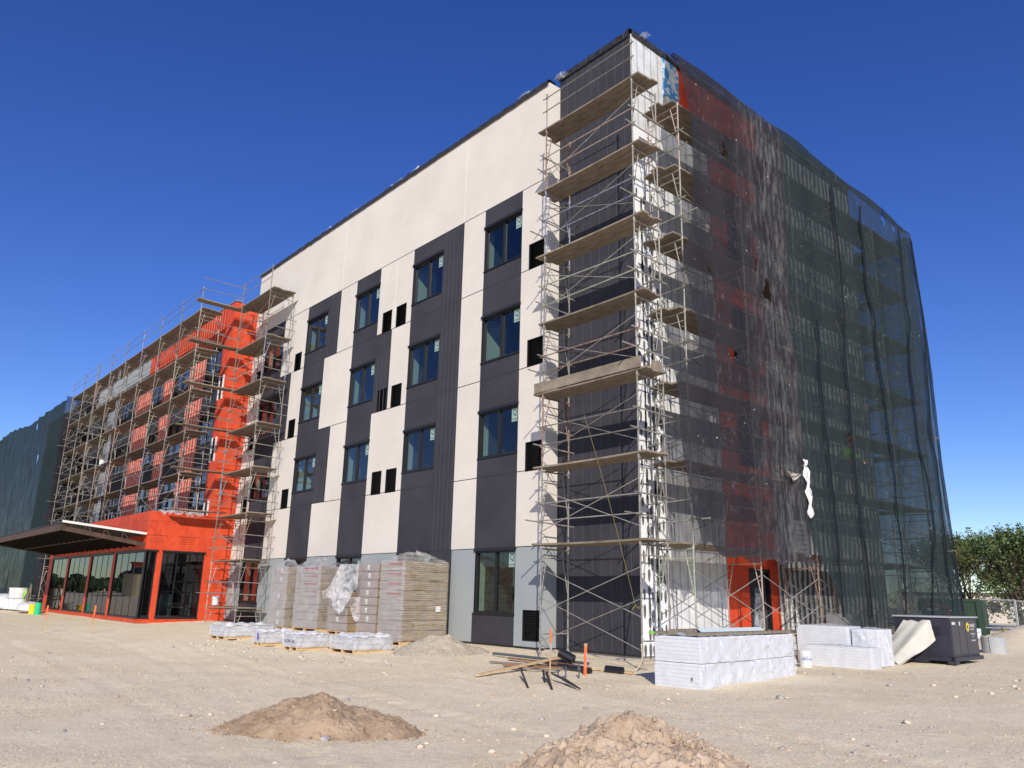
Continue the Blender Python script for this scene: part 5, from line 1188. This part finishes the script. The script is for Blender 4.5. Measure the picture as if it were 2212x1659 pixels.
tree('dark low bushy tree filling the gap below the two nearer trees',-7.3,47.5,4.6,2.5,19,G1,trunk_h=.2,n=11000,leaf=.09)
for i,(x0,y0,x1,y1,l) in enumerate(((-3.55,30.2,-2.2,30.7,'leftmost wire mesh fence panel beside the green container'),(-2.15,30.7,-.7,31.2,'middle wire mesh fence panel with a white sheet tied on it'),(-.65,31.2,.9,31.7,'rightmost wire mesh fence panel at the picture edge'),(-5.5,29.6,-3.6,30.2,'wire mesh fence panel mostly hidden by the green container'))):
    t=thing('fence_panel',l,'fence',(x0,y0,gz0(x0,y0)),math.atan2(y1-y0,x1-x0),'wire mesh fence panels at the site edge'); Lf=math.hypot(x1-x0,y1-y0); b=MB()
    b.tube((0,0,0),(0,0,1.75),.03); b.tube((Lf,0,0),(Lf,0,1.75),.03); b.tube((0,0,1.7),(Lf,0,1.7),.022); b.tube((0,0,.35),(Lf,0,.35),.022); b.build('fence_frame',MT['galv'],t); b=MB()
    k=-1.4
    while k<Lf:
        a0=max(0,k);a1=min(Lf,k+1.35); b.tube((a0,0,.35+(a0-k)),(a1,0,.35+(a1-k)),.004,3); b.tube((a0,0,1.70-(a0-k)),(a1,0,1.70-(a1-k)),.004,3); k+=.11
    b.build('wire_mesh',MT['galv'],t)
    if i==1: b=MB(); b.box(.35,.85,-.04,-.03,.75,1.45); b.build('white_sheet',MT['white'],t)
t=thing('trailer','white trailer with dark stripe parked beyond the wire mesh fence','trailer',(-6.4,43.0,gz0(-6.4,43)),R(16)); b=MB(); b.box(0,4.2,0,1.8,.5,1.42); b.build('trailer_body',MT['white'],t); b=MB(); b.box(.1,4.0,-.02,0,.5,.72); b.box(.3,.9,-.02,0,1.0,1.25); b.build('dark_stripe',MT['gen'],t)
for xx in (1.2,2.1): b=MB(); b.tube((xx,-.02,.3),(xx,.2,.3),.3,16); b.build('wheel',MT['black'],t)
t=thing('far_house','pale cream house beyond the trees at the right','house',(-21,68,-.2),R(16)); b=MB(); b.box(-3,6,0,6,0,2.7); b.build('house_wall',mat('house_cream',(.62,.55,.47),.9),t); b=MB()
for xx in (-1.5,.6,2.8,4.6): b.box(xx,xx+.8,-.03,0,1.1,2.0)
b.build('house_window',MT['black'],t); b=MB(); b.box(-3.2,6.2,-.3,6.2,2.7,2.85); b.build('house_roof',MT['dkpipe'],t)
rnd=random.Random(77)
for i,(x,y) in enumerate(((-2.3,29.3),(-1.1,29.6),(.3,29.9))):
    t=thing('shrub',('leftmost','middle','rightmost')[i]+' small yellow flowering shrub at the foot of the mesh fence','shrub',(x,y,gz(x,y))); b=MB()
    for k in range(260):
        p=Vector((rnd.gauss(0,.22),rnd.gauss(0,.16),abs(rnd.gauss(.14,.12)))); l=.05; e=Vector((rnd.gauss(0,1),rnd.gauss(0,1),rnd.gauss(0,1))).normalized(); g_=e.cross(Vector((0,.3,1))).normalized(); b.poly([p-e*l,p+g_*l*.6,p+e*l,p-g_*l*.6],0 if rnd.random()<.5 else 1)
    b.build('shrub_leaves',[MT['yellow'],G1[0]],t)
# the far side of the road, only seen mirrored in the lobby glazing
for i in range(4):
    x,y=-168-7.4*i,-46-2.6*i; t=thing('grain_silo',('first','second','third','fourth')[i]+' cream grain silo with a dark dome, mirrored in the lobby glazing','silo',(x,y,-.4),0,'grain silos mirrored in the lobby glass'); b=MB(); b.cyl(0,0,0,4.6,3.4,3.4,24); b.build('silo_drum',MT['tan'],t); b=MB(); b.cyl(0,0,4.6,5.7,3.5,1.8,24); b.cyl(0,0,5.7,6.0,1.8,.8,24); b.build('silo_dome',MT['roof'],t)
b=MB(); b.box(-1,1,-1,1,5,7.2); b.box(-1.3,1.3,-1.3,1.3,7.2,7.6); tag(b.build('silo_headhouse',mat('brick_red',(.30,.06,.04),.8),None,loc=(-186,-50,-.4)),'red brick head house above the grain silos','head house')
b=MB(); rnd=random.Random(4)
for i in range(420):
    a=R(180+i*.2+rnd.uniform(-.4,.4)); d=rnd.uniform(230,330); x,y=-25+d*math.cos(a),-4+d*math.sin(a); hh=rnd.uniform(2.6,5.2)
    for k in range(8):
        p=Vector((x+rnd.gauss(0,2.5),y+rnd.gauss(0,2.5),rnd.uniform(.2,1)*hh)); stone(b,p.x,p.y,p.z,rnd.uniform(1.2,2.4),rnd,0,.9)
tag(b.build('far_tree_line',[G1[2]]),'dark far off wood, mirrored low in the lobby glazing','woods',kind='stuff')

b=MB(); pts=[(-23.2,-1.45,6.10),(-23.17,-1.40,5.75),(-23.2,-1.33,5.4),(-23.16,-1.36,5.05)]
b.grid([[(p[0]+.02*math.sin(i*2),p[1]+k*.09*(1-.15*i),p[2]) for k in (0,1)] for i,p in enumerate(pts)]); tag(b.build('blue_strap',mat('blue_strap',(.06,.28,.62),.5),None),'bright blue plastic strap hanging on the orange tower side','strap')
